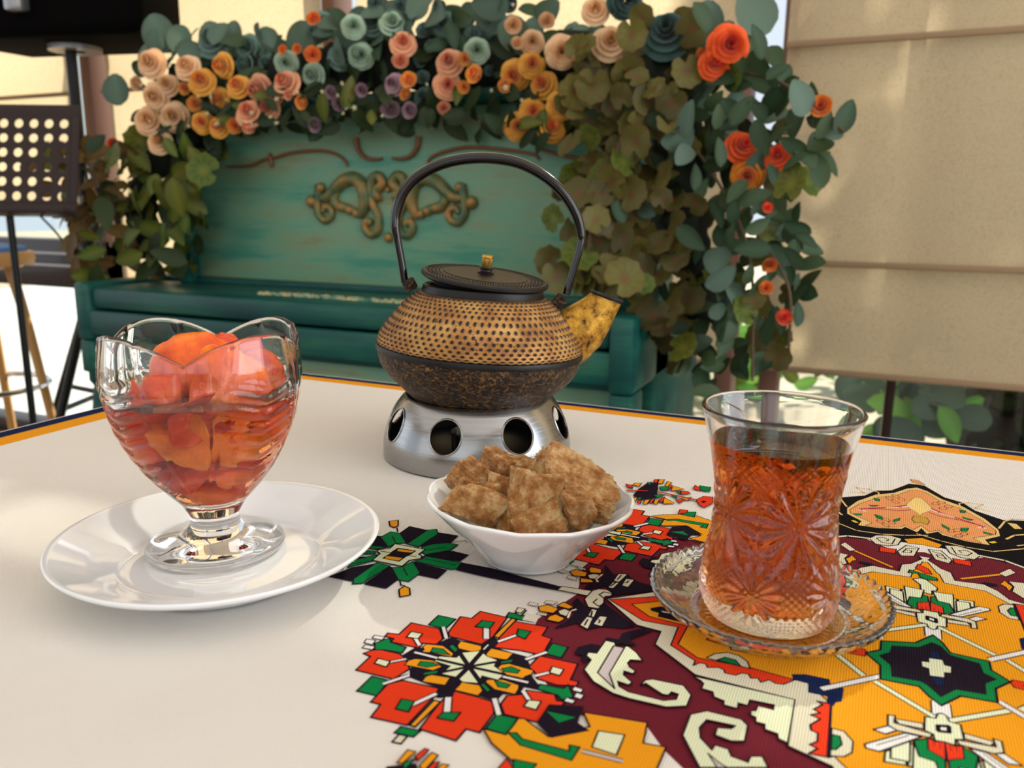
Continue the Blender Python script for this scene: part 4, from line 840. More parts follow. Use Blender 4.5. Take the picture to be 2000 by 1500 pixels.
ms = empty('music_stand', (-2.03, 1.40, 0), R(24), 'dark brown music stand with a perforated desk at the left edge', 'music stand')
def perforated(w, h, nx, nz, rad, th):       # sheet with a real grid of round holes
    bm = bmesh.new(); cw, ch = w/nx, h/nz; seg = 16
    for i in range(nx):
        for j in range(nz):
            cx, cz = -w/2+cw*(i+.5), ch*(j+.5); ring, sq = [], []
            for k_ in range(seg):
                a = 2*math.pi*k_/seg+math.pi/4; ca, sa = math.cos(a), math.sin(a); m_ = max(abs(ca), abs(sa))
                ring.append(bm.verts.new((cx+rad*ca, 0, cz+rad*sa))); sq.append(bm.verts.new((cx+cw/2*ca/m_, 0, cz+ch/2*sa/m_)))
            for k_ in range(seg): bm.faces.new((sq[k_], sq[(k_+1) % seg], ring[(k_+1) % seg], ring[k_]))
    bmesh.ops.remove_doubles(bm, verts=bm.verts, dist=1e-4)
    r = bmesh.ops.extrude_face_region(bm, geom=list(bm.faces)); bmesh.ops.translate(bm, verts=[g for g in r['geom'] if isinstance(g, bmesh.types.BMVert)], vec=(0, th, 0)); bmesh.ops.recalc_face_normals(bm, faces=bm.faces)
    me = bpy.data.meshes.new('desk'); bm.to_mesh(me); bm.free(); return me
me = perforated(.34, .22, 9, 6, .0115, .003); me.materials.append(brown_metal)
desk = link('desk', me, ms, (0, -.02, .93), (R(-14), 0, 0))
def dbox(name, a, m=brown_metal, bev=.002):
    o = box(name, *a, m, None, bev); l = o.location.copy(); o.parent = ms; o.location = Vector((0, -.02, .93))+Matrix.Rotation(R(-14), 3, 'X') @ l; o.rotation_euler = (R(-14), 0, 0)
dbox('desk_border', (-.19, .19, 0, .003, .22, .25)); dbox('desk_border', (-.19, .19, 0, .003, -.03, 0)); dbox('desk_border', (-.19, -.17, 0, .003, 0, .22)); dbox('desk_border', (.17, .19, 0, .003, 0, .22))
dbox('lip', (-.19, .19, -.055, .002, -.034, -.030)); dbox('lip_edge', (-.19, .19, -.058, -.055, -.034, -.018))
tube('pole', [(0, .01, .25), (0, .01, .92)], .009, black_metal, ms, n=12); lathe('hub', [(.009, .24), (.02, .25), (.02, .29), (.009, .30)], black_m, ms, n=16, loc=(0, .01, 0))
tube('clip', [(.10, -.03, .90), (.13, -.035, .87), (.15, -.03, .84)], .003, black_metal, ms, n=6)
for a in (35, 155, 275):
    d = Vector((math.cos(R(a)), math.sin(R(a)), 0)); tube('leg', [d*.015+Vector((0, .01, .28)), d*.11+Vector((0, .01, .12)), d*.21+Vector((0, .01, .012))], .008, black_metal, ms, n=10)

bs = empty('bar_stool', (-2.55, 1.60, 0), R(15), 'bar stool with blue seat, light wooden rim and chrome foot ring at the left', 'stool')
lathe('seat_cushion', [(0, .765), (.165, .765), (.175, .775), (.170, .800), (.12, .808), (0, .81)], blue_m, bs, n=48)
lathe('seat_rim', [(.172, .745), (.190, .747), (.195, .765), (.190, .785), (.176, .787)], wood_m, bs, n=48)
lathe('seat_base', [(0, .735), (.15, .735), (.18, .75), (0, .75)], wood_m, bs, n=48)
for a in (20, 110, 200, 290):
    d = Vector((math.cos(R(a)), math.sin(R(a)), 0)); tube('leg', resample([d*.13+Vector((0, 0, .74)), d*.17+Vector((0, 0, .5)), d*.235+Vector((0, 0, 0))], 12), lambda t: .017-.005*t, wood_m, bs, n=12)
tube('foot_ring', [(.195*math.cos(2*math.pi*i/40), .195*math.sin(2*math.pi*i/40), .37) for i in range(40)], .009, chrome, bs, n=10, closed=True)

# ------------------------------------------------------------------ garden plants beyond the right window
def shrub(x, y, h, w_, n, label, kinds, size, seed, name='garden_shrub', y1=None):
    root = empty(name, (x, y, -.06), 0, label, 'shrub', 'garden plants outside the window'); rs = random.Random(seed)
    tube('stem', [(0, 0, 0), (.02, 0, h*.5), (-.01, .02, h*.85)], .014, stem_m, root, n=8)
    for i in range(n):
        a, t = rs.uniform(0, 6.28), rs.random(); rr = w_*math.sqrt(rs.random())*(.5+.8*math.sin(math.pi*min(.95, t+.1)))
        p = Vector((rr*math.cos(a), rr*.6*math.sin(a), h*(.06+.94*t))); nrm = Vector((rs.uniform(-.8, .8), -1, rs.uniform(-.2, 1))).normalized()
        q = nrm.to_track_quat('Z', 'Y') @ Matrix.Rotation(rs.uniform(0, 6.28), 3, 'Z').to_quaternion(); link('leaf', LF[rs.choice(kinds)], root, p, q.to_euler(), rs.uniform(*size))
    return root
shrub(.10, 2.75, .60, .20, 44, 'pale broad-leaved shrub just behind the thin window mullion', ['euc', 'bright', 'euc'], (.05, .085), 41)
shrub(-.75, 4.5, .55, .45, 120, 'bright green low shrub far along the sunlit path', ['bright', 'bright', 'olive'], (.06, .10), 42)
shrub(.25, 5.3, .60, .5, 120, 'yellow-green shrub beyond the path, right of the brightest one', ['bright', 'olive', 'bright'], (.06, .10), 43)
def hedge(x0, x1, y0, y1, h, label, seed, n):
    root = tag(bpy.data.objects.new('clipped_hedge', None), label, 'hedge', 'dark hedges in the garden'); COL.objects.link(root); root.location = ((x0+x1)/2, (y0+y1)/2, -.06); rs = random.Random(seed)
    bm = bmesh.new(); bmesh.ops.create_cube(bm, size=1); bmesh.ops.subdivide_edges(bm, edges=list(bm.edges), cuts=14, use_grid_fill=True)
    for q in bm.verts:
        p = Vector((q.co.x*(x1-x0), q.co.y*(y1-y0), (q.co.z+.5)*h)); s = 9
        q.co = p+Vector((wob(p.x*s, p.y*s, p.z*s), wob(p.y*s, p.z*s, p.x*s), wob(p.z*s, p.x*s, p.y*s)))*.06
    me = bpy.data.meshes.new('hedge_body'); bm.to_mesh(me); bm.free(); me.materials.append(dark_core_m); link('hedge_body', me, root)
    me0 = LF['dark']; vv = np.array([tuple(q.co) for q in me0.vertices]); ff = [tuple(p.vertices) for p in me0.polygons]; V_, F_ = [], []
    for i in range(n):
        side = rs.random(); p = Vector((rs.uniform(x0, x1), y0-.03 if side < .6 else rs.uniform(y0, y1), rs.uniform(0, h) if side < .6 else h+.02))-Vector(((x0+x1)/2, (y0+y1)/2, 0))
        m_ = Matrix.Rotation(rs.uniform(0, 6.28), 3, 'Z') @ Matrix.Rotation(rs.uniform(.3, 1.6), 3, 'X') @ Matrix.Rotation(rs.uniform(0, 6.28), 3, 'Z'); s = rs.uniform(.03, .055); o = len(V_)
        V_ += [tuple(m_ @ Vector(a)*s+p) for a in vv]; F_ += [tuple(k_+o for k_ in q) for q in ff]
    o = mesh('hedge_leaves', V_, F_, LM['dark'], root); tag(o, kind='stuff')
hedge(.32, 3.2, 2.95, 3.5, 1.3, 'dark clipped hedge outside the right window', 51, 1500)
def tree(x, y, h, rad, label, seed, n):
    root = empty('garden_tree', (x, y, -.06), 0, label, 'tree', 'garden trees behind the blinds'); rs = random.Random(seed)
    tube('trunk', resample([(0, 0, 0), (.05, .02, h*.35), (-.04, .03, h*.7)], 14), lambda t: .09-.05*t, stem_m, root, n=10)
    me0 = LF['dark']; vv = np.array([tuple(q.co) for q in me0.vertices]); ff = [tuple(p.vertices) for p in me0.polygons]; V_, F_ = [], []
    for i in range(n):
        d = Vector((rs.gauss(0, 1), rs.gauss(0, 1), rs.gauss(0, 1))).normalized()*rad*rs.random()**.45; p = d+Vector((0, 0, h*.8))
        m_ = Matrix.Rotation(rs.uniform(0, 6.28), 3, 'Z') @ Matrix.Rotation(rs.uniform(0, 3), 3, 'X'); s = rs.uniform(.06, .11); o = len(V_)
        V_ += [tuple(m_ @ Vector(a)*s+p) for a in vv]; F_ += [tuple(k_+o for k_ in q) for q in ff]
    tag(mesh('crown', V_, F_, LM['rose'], root), kind='stuff')
tree(1.15, 4.6, 3.75, 1.15, 'leafy garden tree shading the right blind from outside', 61, 1500)

# ------------------------------------------------------------------ teapot on its warmer
TZ = T+.0013
PX, PY = -.2602, .5196
pa = math.atan2(-PY, -PX)+math.pi/2        # local -Y looks at the seat in front of the table
warmer = empty('teapot_warmer', (PX, PY, TZ), pa, 'brushed aluminium teapot warmer ring with round holes, under the iron teapot', 'warmer')
outer = [(.0684, 0), (.0684, .004), (.0682, .010), (.0673, .0155), (.0657, .0211), (.0625, .0295), (.0575, .0379), (.0533, .0430), (.0515, .0440)]
outer = [tuple(p) for p in resample([(r, z, 0) for r, z in outer], 28)]; outer = [(p[0], p[1]) for p in outer]
inner = [(r-.0013, max(z-.0006, 0)) for r, z in outer[::-1]]
shell = lathe('shell', outer+inner+[outer[0]], alu, None, n=128, sharp=60)
cut = []
for i in range(8):
    a = R(-90-19.5+45*i); d = Vector((math.cos(a), math.sin(a), 0))
    c = [Vector((0, 0, .0265))+d*r for r in (.040, .085)]; cut.append(tube_data(c, .0112, 40))
cv, cf = join_data(cut); cutter = mesh('cut', cv, cf, alu)
md = shell.modifiers.new('holes', 'BOOLEAN'); md.object = cutter; md.operation = 'DIFFERENCE'; md.solver = 'EXACT'
dg = bpy.context.evaluated_depsgraph_get(); me = bpy.data.meshes.new_from_object(shell.evaluated_get(dg))
bpy.data.objects.remove(cutter); bpy.data.objects.remove(shell); me.name = 'shell'
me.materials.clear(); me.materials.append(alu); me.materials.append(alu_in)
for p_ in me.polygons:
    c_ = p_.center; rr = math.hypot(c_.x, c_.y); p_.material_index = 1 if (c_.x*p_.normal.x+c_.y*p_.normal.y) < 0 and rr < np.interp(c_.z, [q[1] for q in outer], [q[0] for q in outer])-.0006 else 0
me.polygons.foreach_set('use_smooth', [True]*len(me.polygons)); me.set_sharp_from_angle(angle=R(35)); link('shell', me, warmer)
for i in range(8):                          # rolled rim of each hole
    a = R(-90-19.5+45*i); d = Vector((math.cos(a), math.sin(a), 0)); s = Vector((-math.sin(a), math.cos(a), 0)); ring = []
    for q in range(36):
        t = 2*math.pi*q/36; z = .0265+.0114*math.sin(t); sx = .0114*math.cos(t)
        rr = np.interp(z, [p[1] for p in outer], [p[0] for p in outer]); ring.append(d*(math.sqrt(max(rr*rr-sx*sx, 0))+.0001)+s*sx+Vector((0, 0, z)))
    tube('hole_rim', ring, .0007, alu, warmer, n=6, closed=True)

lathe('base_plate', [(0, .0005), (.0665, .0005), (.0665, .0016), (0, .0016)], alu_in, warmer, n=64)  # added dark disc that deepens the shade seen through the holes
lathe('candle_cup', [(0, .0017), (.0185, .0017), (.0190, .0030), (.0190, .0150), (.0184, .0150), (.0184, .0120), (0, .0120)], alu, warmer, n=40)
pot = empty('teapot', (PX, PY, TZ+.0440), pa, 'gold and brown cast iron teapot with hobnail dots and tall black handle', 'teapot')
pot.rotation_euler = (0, R(3.2), pa)
up_prof = [(.0729, .0345), (.0729, .0368), (.0713, .0412), (.0682, .0466), (.0632, .0532), (.0568, .0612), (.0518, .0660), (.0472, .0696), (.0432, .0716)]
NU, NVR = 80*8, 15*8
sm = resample([(r, z, 0) for r, z in up_prof], NVR+1)
v, f, dot = [], [], []
for j, p in enumerate(sm):
    row = j/8-.5; rk = round(row); inr = 0 <= rk <= 13
    q = sm[min(j+1, NVR)]-sm[max(j-1, 0)]; nr, nz = q.y, -q.x; L = math.hypot(nr, nz); nr, nz = nr/L, nz/L
    for i in range(NU):
        col = i/8+(.5 if rk % 2 else 0); du = (col-round(col)); dv = row-rk
        e = math.hypot(du*1.12, dv*.95)
        d = max(0, 1-(e/.30)**2) if inr else 0
        halo = math.exp(-((e-.42)/.12)**2) if inr else 0
        h = .0011*d**.6-.0002*halo
        t = 2*math.pi*i/NU; r = p.x+nr*h
        v.append((r*math.cos(t), r*math.sin(t), p.y+nz*h)); dot.append(min(1, max(0, (.33-e)/.07)) if inr else (0.0 if rk < 0 else .7))
mesh('hobnail_body', v, grid_faces(NU, NVR+1), pot_up, pot, attr={'dot': dot})
lathe('seam_band', [(.0722, .0300), (.0741, .0305), (.0744, .0325), (.0738, .0342), (.0720, .0352)], cast, pot, n=96)
low = [(0, -.010), (.034, -.010), (.040, -.0085), (.0475, -.0035), (.0557, .0040), (.0652, .0125), (.0706, .0205), (.0727, .0275), (.0729, .0305)]
low = [low[0]]+[(p.x, p.y) for p in resample([(r, z, 0) for r, z in low[1:]], 30)]
lathe('lower_body', low, pot_low, pot, n=96)
lathe('neck', [(.0432, .0700), (.0436, .0730), (.0425, .0765), (.0405, .0775), (.0385, .0765), (.038, .070)], cast, pot, n=72)
lid = empty('lid', (0, 0, 0)); lid.parent = pot; lid.location = (.0008, 0, .0820); lid.rotation_euler = (R(4.6), R(3.4), 0)
def lidf(r, z, t, j): return r, z
lp = [(0, -.006), (.036, -.006), (.0368, -.0015), (.0435, -.0012), (.0452, .0002), (.0452, .0018), (.0440, .0030), (.0425, .0030)]
lathe('lid_plate', lp+[(.0422, .0024), (.0300, .0030), (.0295, .0036), (.012, .0042), (0, .0044)], cast, lid, n=96)
studs = []
for ring, r in enumerate((.0405, .0380, .0355, .0330)):
    nn = 72-ring*4
    for i in range(nn):
        a = 2*math.pi*(i+.5*(ring % 2))/nn; c = (r*math.cos(a), r*math.sin(a), .0026)
        vv = [(c[0]+.0011*math.cos(t), c[1]+.0011*math.sin(t), c[2]-.0002) for t in (0, 1.26, 2.51, 3.77, 5.03)]+[(c[0], c[1], c[2]+.0010)]
        studs.append((vv, [(k, (k+1) % 5, 5) for k in range(5)]))
sv, sf = join_data(studs); tag(mesh('lid_studs', sv, sf, cast, lid), kind='stuff')
lathe('knob_base', [(.0058, .0040), (.0060, .0052), (.0042, .0060), (.0040, .0072), (.0052, .0080), (.0052, .0088), (.0035, .0094), (0, .0094)], cast, lid, n=32)
kn = lathe('knob', [(0, .0092), (.0032, .0092), (.0035, .0100), (.0035, .0150), (.0041, .0155), (.0041, .0166), (.0036, .0171), (0, .0171)], brass, lid, n=48, fn=lambda r, z, t, j: (r*(1+(.05*math.cos(24*t) if 1 < j < 4 else 0)), z))
KZ = .5835/1596/2.307
def potpt(u, vv, y=0):                       # silhouette measures of the pot -> its own frame (undo the slight lean)
    dx, dz = (u-526)*KZ, (1085-vv)*KZ/.985; c, s = math.cos(R(3.2)), math.sin(R(3.2)); return (dx*c-dz*s, y, dx*s+dz*c)
hp = [(203, 592), (190, 500), (173, 400), (166, 345), (172, 290), (200, 215), (262, 145), (360, 92), (470, 66), (590, 62), (710, 82), (820, 135), (905, 208), (962, 295), (985, 375), (980, 440), (955, 530), (925, 640)]
path = resample([potpt(a, b) for a, b in hp], 90)
def hr(t): return .0032+.0014*math.sin(math.pi*min(1, max(0, (t-.12)/.72)))**.4 if .12 < t < .84 else .0032
hv, hf = tube_data(path, hr, 14, up=(0, 1, 0), flat=.85)
mesh('handle', hv, hf, lacq, pot, True, sharp=60)
rv, rf = tube_data([p+Vector((0, -.0036, 0)) for p in path[14:76]], .0010, 8); mesh('handle_ridge', rv, rf, lacq, pot)
for (u, vv, s) in ((225, 588, 1), (898, 655, -1)):
    c = Vector(potpt(u, vv+14)); b = box('handle_lug', -.0045, .0045, -.0036, .0036, -.0055, .0030, pot_low, None, bev=.0015); b.parent = pot; b.location = c; b.rotation_euler = (0, R(-30*s if s > 0 else 38), 0)
    tube('handle_pin', [c+Vector((-.002*s, -.0075, .002)), c+Vector((-.002*s, .0075, .002))], .0016, cast, pot, n=10)
rings = [((925, 838), 128, 12), ((968, 815), 124, 24), ((1012, 775), 110, 40), ((1048, 730), 92, 52), ((1078, 690), 77, 62), ((1102, 655), 70, 72), ((1105, 646), 71, 76)]
v, f = [], []; n = 32
for (c, r, ang) in rings+[((1103, 650), 54, 76), ((1085, 690), 50, 60), ((1040, 740), 46, 50)]:
    ctr = Vector(potpt(*c)); a = R(ang); nx = Vector((math.cos(a), 0, math.sin(a))); side = Vector((-nx.z, 0, nx.x)); r *= KZ
    for i in range(n):
        t = 2*math.pi*i/n; beak = 1+.12*max(0, -math.cos(t))**6
        v.append(ctr+side*(r*math.cos(t)*beak)+Vector((0, 1, 0))*(r*.86*math.sin(t)))
lipc = [Vector(p) for p in v[6*n:7*n]]
f = grid_faces(n, 10); mi = [0]*(n*5)+[1]*(n*4)
sp_o = mesh('spout', v, f, [spout_m, cast], pot, mi=mi)
tube('spout_lip', lipc, .0009, cast, sp_o, n=8, closed=True)

# ------------------------------------------------------------------ plate, dessert glass, syrup and fruit
plate = lathe('dessert_plate', [(0, .0022), (.040, .0018), (.041, 0), (.0445, 0), (.0452, .0022), (.060, .0085), (.0748, .0158), (.0765, .0176), (.0767, .0186), (.0757, .0190), (.0735, .0180), (.060, .0122), (.0500, .0082), (.0475, .0062), (.0455, .0050), (.040, .0044), (0, .0040)], porcelain, None, n=128, loc=(-.2824, .2844, TZ), sharp=None)
tag(plate, 'round white porcelain plate under the footed dessert glass', 'plate')
GX, GY = -.2951, .2943; GZ = TZ+.0046
tv = math.atan2(-GY, -GX)+R(-12)            # a valley of the rim looks toward the seat
dg_root = empty('dessert_glass', (GX, GY, GZ), tv, 'footed tulip-shaped clear dessert glass with four petals, on the white plate', 'glass')
DP = [(.0125, .0125), (.0119, .0190), (.0155, .0255), (.0226, .0335), (.0311, .0445), (.0380, .0555), (.0429, .0663), (.0459, .0770), (.0479, .0876), (.0486, .0980), (.0484, .1125)]
dr, dz_ = [p[0] for p in DP], [p[1] for p in DP]
def lobe(t): return abs(math.sin(2*t))      # 0 in the valleys, 1 on the petals
def rimz(t): return .1000+.0122*lobe(t)**.85
def dR(z): return float(np.interp(z, dz_, dr))
ND = 192
def dsurf(t, s, inset=0., cuts=True, zlo=.0190):
    zt = rimz(t); z = zlo+(zt-zlo)*s
    r = dR(min(z, .105)); w = min(1, max(0, (z-.03)/.05))
    r *= 1-.085*w*(1-lobe(t)**.7)
    if z > .088: r -= (z-.088)*.10
    a = (t+math.pi/4) % (math.pi/2)-0       # angle inside the petal
    a = ((t % (math.pi/2))-math.pi/4)
    if cuts:
        e = abs(a)/.75
        g = math.sin(2*math.pi*(z/.0068-abs(a)*1.9)); env = max(0, 1-(abs(a)/.50)**2)*min(1, max(0, (z-.03)/.012))*min(1, max(0, (.094-z)/.010))
        r += .00075*g*env
        b = abs(a)-(.30+.40*(1-s)); r += .0007*math.exp(-(b/.035)**2)*min(1, s*3)
    return (r-inset), z
v = []; rows = 0
foot = [(0, 0), (.0300, 0), (.0330, .0012), (.0337, .0030), (.0325, .0052), (.0265, .0072), (.0190, .0090), (.0140, .0110), (.0122, .0140), (.0119, .0170)]
def row(fn):
    global rows
    for i in range(ND):
        t = 2*math.pi*i/ND; r, z = fn(t); v.append((r*math.cos(t), r*math.sin(t), z))
    rows += 1
for r, z in foot: row(lambda t: (r, z))
NS = 72
for j in range(NS+1): row(lambda t: dsurf(t, j/NS))
for k_ in range(1, 6):                       # rounded lip
    a = math.pi*k_/6
    def lip(t):
        r0, z0 = dsurf(t, 1.); return r0-.0014*(1-math.cos(a)), z0+.0014*math.sin(a)
    row(lip)
LEV = .0810
def inner_wall(t, z): return dsurf(t, (z-.030)/(rimz(t)-.030), .0028, False, .030)[0]
for j in range(20, -1, -1):                  # dry inner wall, down to the syrup
    def dry(t):
        z = LEV+(rimz(t)-LEV)*j/20; return inner_wall(t, z), z
    row(dry)
gb = mesh('bowl', v, grid_faces(ND, rows), glass, dg_root)
bm = bmesh.new(); bm.from_mesh(gb.data); bmesh.ops.remove_doubles(bm, verts=bm.verts, dist=1e-6); bmesh.ops.recalc_face_normals(bm, faces=bm.faces)
bm.to_mesh(gb.data)
bm.free()
v = []; rows = 0
row(lambda t: (0, .0270)); row(lambda t: (.006, .0275))
ss = np.linspace(0, 1, 40)
for s in ss:
    def liq(t):
        z = .030+(LEV-.030)*s; return inner_wall(t, z), z
    row(liq)
row(lambda t: (.030, LEV)); row(lambda t: (0, LEV))
sy = mesh('fruit_syrup', v, grid_faces(ND, rows), syrup_m, None, loc=(GX, GY, GZ), rot=(0, 0, tv), mi=[1]*(ND*(rows-3))+[0]*(ND*2))
bm = bmesh.new(); bm.from_mesh(sy.data); bmesh.ops.remove_doubles(bm, verts=bm.verts, dist=1e-6); bmesh.ops.recalc_face_normals(bm, faces=bm.faces); bm.to_mesh(sy.data); bm.free()
tag(sy, 'clear red fruit syrup filling the tulip-shaped dessert glass', 'syrup')
def fruit(kind, loc, rot, size, label, m):
    v, f = [], []; nu, nv = 36, 18
    for j in range(nv+1):
        ph = math.pi*j/nv
        for i in range(nu):
            t = 2*math.pi*i/nu; x, y, z = math.sin(ph)*math.cos(t), math.sin(ph)*math.sin(t), math.cos(ph)
            b = 1+.12*wob(x+loc[0]*90, y+loc[1]*90, z, 2.4)+.05*wob(x-loc[2]*70, y, z+loc[0]*99, 6)
            if kind == 'half':               # apricot half: domed back, hollow face
                z = z*.62 if z > 0 else -.10-.0*z+.42*(1-(x*x+y*y))*.55
            elif kind == 'flap':             # curled, frilled slice
                e = math.hypot(x, y); z = z*.26+.55*x*x-.25*y*y+.16*e*e*math.sin(5*t+loc[0]*400); b *= 1+.12*e*math.sin(3*t+loc[2]*300)
            v.append((x*b*size[0], y*b*size[1], z*b*size[2]))
    o = mesh('fruit_piece', v, grid_faces(nu, nv+1), m, None, loc=(GX+loc[0], GY+loc[1], GZ+loc[2]), rot=rot)
    bm = bmesh.new(); bm.from_mesh(o.data); bmesh.ops.remove_doubles(bm, verts=bm.verts, dist=1e-6); bm.to_mesh(o.data); bm.free()
    return tag(o, label, 'fruit', 'candied fruit in the dessert glass')
FX = Vector((math.cos(pa*0+tv+R(12)+math.pi/2), math.sin(tv+R(12)+math.pi/2), 0)); FY = Vector((-math.cos(tv+R(12)), -math.sin(tv+R(12)), 0))   # right and away as seen from the seat
def fl(a, b, z): q = FX*a+FY*b; return (q.x, q.y, z)
fa = math.atan2(FX.y, FX.x)
fruit('half', fl(-.006, .006, .0930), (R(58), R(-16), fa), (.0185, .0175, .0170), 'bright orange apricot half topping the dessert glass', fruit_m)
fruit('flap', fl(.008, -.016, .0850), (R(76), R(24), fa+R(6)), (.0165, .0215, .0150), 'orange slice leaning against the front of the dessert glass', fruit_m)
fruit('lump', fl(.025, .002, .0890), (R(30), R(25), fa), (.0125, .0120, .0125), 'red sugary fruit lump at the right rim of the dessert glass', fruit_r)
fruit('lump', fl(-.022, -.006, .0810), (R(20), R(-20), fa), (.0145, .0130, .0105), 'dark red fruit lump at the left side of the dessert glass', fruit_r)
fruit('lump', fl(.010, .018, .0985), (R(50), R(10), fa), (.0080, .0080, .0095), 'small red fruit tip behind the bright orange apricot half', fruit_r)
fruit('lump', fl(.022, .018, .0950), (R(10), R(40), fa), (.0090, .0100, .0090), 'red fruit lump at the back of the dessert glass', fruit_r)
fruit('flap', fl(-.009, -.020, .0660), (R(74), R(-38), fa-R(12)), (.0120, .0150, .0120), 'pale amber fruit slice sunk in the middle of the syrup', fruit_y)
fruit('flap', fl(.011, -.018, .0630), (R(66), R(34), fa+R(10)), (.0130, .0105, .0110), 'golden leaf-like fruit slice sunk at the right of the syrup', fruit_y)
fruit('flap', fl(-.020, -.006, .0610), (R(80), R(46), fa-R(35)), (.0090, .0110, .0080), 'orange fruit slice sunk at the left of the syrup', fruit_m)
fruit('flap', fl(.022, -.006, .0690), (R(85), R(-35), fa+R(40)), (.0095, .0120, .0085), 'orange fruit slice sunk along the right wall of the dessert glass', fruit_m)
fruit('flap', fl(-.002, -.021, .0750), (R(70), R(70), fa), (.0090, .0170, .0100), 'narrow red fruit slice standing just under the syrup surface', fruit_r)
fruit('lump', fl(0, .007, .0640), (0, 0, 0), (.0220, .0180, .0150), 'red fruit mass in the core of the dessert glass', fruit_r)
fruit('flap', fl(-.012, -.012, .0480), (R(66), R(-20), fa), (.0120, .0100, .0100), 'red fruit slice near the bottom left of the syrup', fruit_r)
fruit('flap', fl(.010, -.012, .0480), (R(60), R(24), fa), (.0110, .0095, .0090), 'orange fruit slice near the bottom right of the syrup', fruit_m)
fruit('lump', fl(.001, .002, .0370), (0, R(20), 0), (.0110, .0100, .0080), 'small fruit piece in the narrow bottom of the dessert glass', fruit_m)

# ------------------------------------------------------------------ sugar bowl and sugar lumps
BX, BY = -.1526, .3625
bp = [(0, .0018), (.018, .0014), (.0195, 0), (.0225, 0), (.0236, .0016), (.0262, .0046), (.0338, .0128), (.0447, .0234), (.0515, .0306), (.0524, .0322)]
bi = [(.0520, .0330), (.0508, .0330), (.0495, .0312), (.0432, .0250), (.0325, .0154), (.0240, .0076), (.0180, .0050), (0, .0044)]
def flute(r, z, t, j):
    w = max(0, (z-.012)/.021); g = abs(math.cos(6.5*t+.4)); return r*(1+.020*w*(g-.6)), z+.0010*w*w*(g-.5)
bowl = lathe('sugar_bowl', [(p.x, p.y) for p in resample([(r, z, 0) for r, z in bp], 30)]+[(p.x, p.y) for p in resample([(r, z, 0) for r, z in bi], 26)], porcelain, None, n=156, fn=flute, loc=(BX, BY, TZ), rot=(R(-.6), R(1.6), 0), sharp=None)
tag(bowl, 'small white fluted porcelain bowl holding brown sugar lumps', 'bowl')
def lump(loc, rot, size, seed, label):
    bm = bmesh.new(); bmesh.ops.create_cube(bm, size=2); bmesh.ops.subdivide_edges(bm, edges=list(bm.edges), cuts=25, use_grid_fill=True)
    rs = random.Random(seed); sk = [rs.uniform(-.22, .22) for _ in range(6)]; o = seed*3.1
    chips = [(Vector((rs.choice((-1, 1))*rs.uniform(.4, 1), rs.choice((-1, 1))*rs.uniform(.4, 1), rs.choice((-1, 1))*rs.uniform(.4, 1))).normalized(), rs.uniform(1.05, 1.30)) for _ in range(6)]
    for q in bm.verts:
        for cn, cd in chips:                 # flat broken corners
            e = q.co.dot(cn)-cd
            if e > 0: q.co -= cn*e
        x, y, z = q.co
        nx, ny, nz = x+sk[0]*y+sk[1]*z, y+sk[2]*z+sk[3]*x*z*.6, z+sk[4]*x+sk[5]*x*y*.6
        L = max(abs(x), abs(y), abs(z)); rr = 1.
        s = 1/rr*(1+.11*wob(x+o, y-o, z+o, 2.2)+.04*wob(x-o, y+o, z, 5)+.035*wob(x*1.3+o, y, z-o, 11)+.03*wob(y+o, z, x-o, 23)+.022*wob(z-o, x+o, y, 47))
        q.co = Vector((nx*s*size[0], ny*s*size[1], nz*s*size[2]))
    me = bpy.data.meshes.new('sugar_lump'); bm.to_mesh(me); bm.free(); me.materials.append(sugar_m)
    me.polygons.foreach_set('use_smooth', [True]*len(me.polygons)); me.set_sharp_from_angle(angle=R(14))
    ob = link('sugar_lump', me, None, (BX+loc[0], BY+loc[1], TZ+loc[2]), rot)
    return tag(ob, label, 'sugar lump', 'brown sugar lumps in the white bowl')
ba = math.atan2(-BY, -BX)+math.pi/2
LUMPS = [((-.0300, -.0020, .0330), (20, -34, 20), (.0085, .0095, .0115), 'tall brown sugar lump leaning on the left wall of the bowl'),
 ((-.0165, -.0190, .0310), (-14, 24, -10), (.0128, .0070, .0090), 'wide brown sugar lump in front at the left of the bowl'),
 ((-.0240, .0200, .0355), (8, 16, 35), (.0095, .0090, .0100), 'brown sugar lump at the back left, one of the highest'),
 ((-.0080, .0240, .0350), (15, -10, 10), (.0085, .0075, .0085), 'pointed brown sugar lump at the back, left of the slab-like one'),
 ((-.0250, .0030, .0280), (0, -12, 40), (.0090, .0085, .0070), 'small pale brown sugar lump in the middle left of the bowl'),
 ((-.0125, -.0035, .0310), (-20, 12, 15), (.0100, .0080, .0095), 'amber sugar lump left of the central upright one'),
 ((.0095, -.0135, .0340), (-16, 8, -6), (.0125, .0085, .0145), 'upright brown sugar lump in the centre front, largest of the pile'),
 ((.0205, .0120, .0390), (26, 20, -6), (.0195, .0150, .0075), 'broad slab-like brown sugar lump on top at the right'),
 ((.0270, -.0060, .0310), (8, -6, 30), (.0080, .0080, .0100), 'brown sugar lump at the right end of the pile'),
 ((.0150, -.0225, .0290), (0, -18, 6), (.0115, .0058, .0068), 'long amber sugar lump lying at the front right rim'),
 ((-.0030, -.0150, .0230), (0, 10, 50), (.0065, .0065, .0085), 'olive-brown sugar lump low in front between its neighbours'),
 ((.0060, .0190, .0260), (10, 15, 60), (.0120, .0100, .0090), 'brown sugar lump low at the back, under the slab-like one'),
 ((.0020, .0050, .0160), (0, 0, 20), (.0120, .0110, .0070), 'brown sugar lump buried at the bottom of the pile')]
for i, (l, r_, s_, lab) in enumerate(LUMPS): lump(l, (R(r_[0]), R(r_[1]), ba+R(r_[2])), s_, i+1, lab)

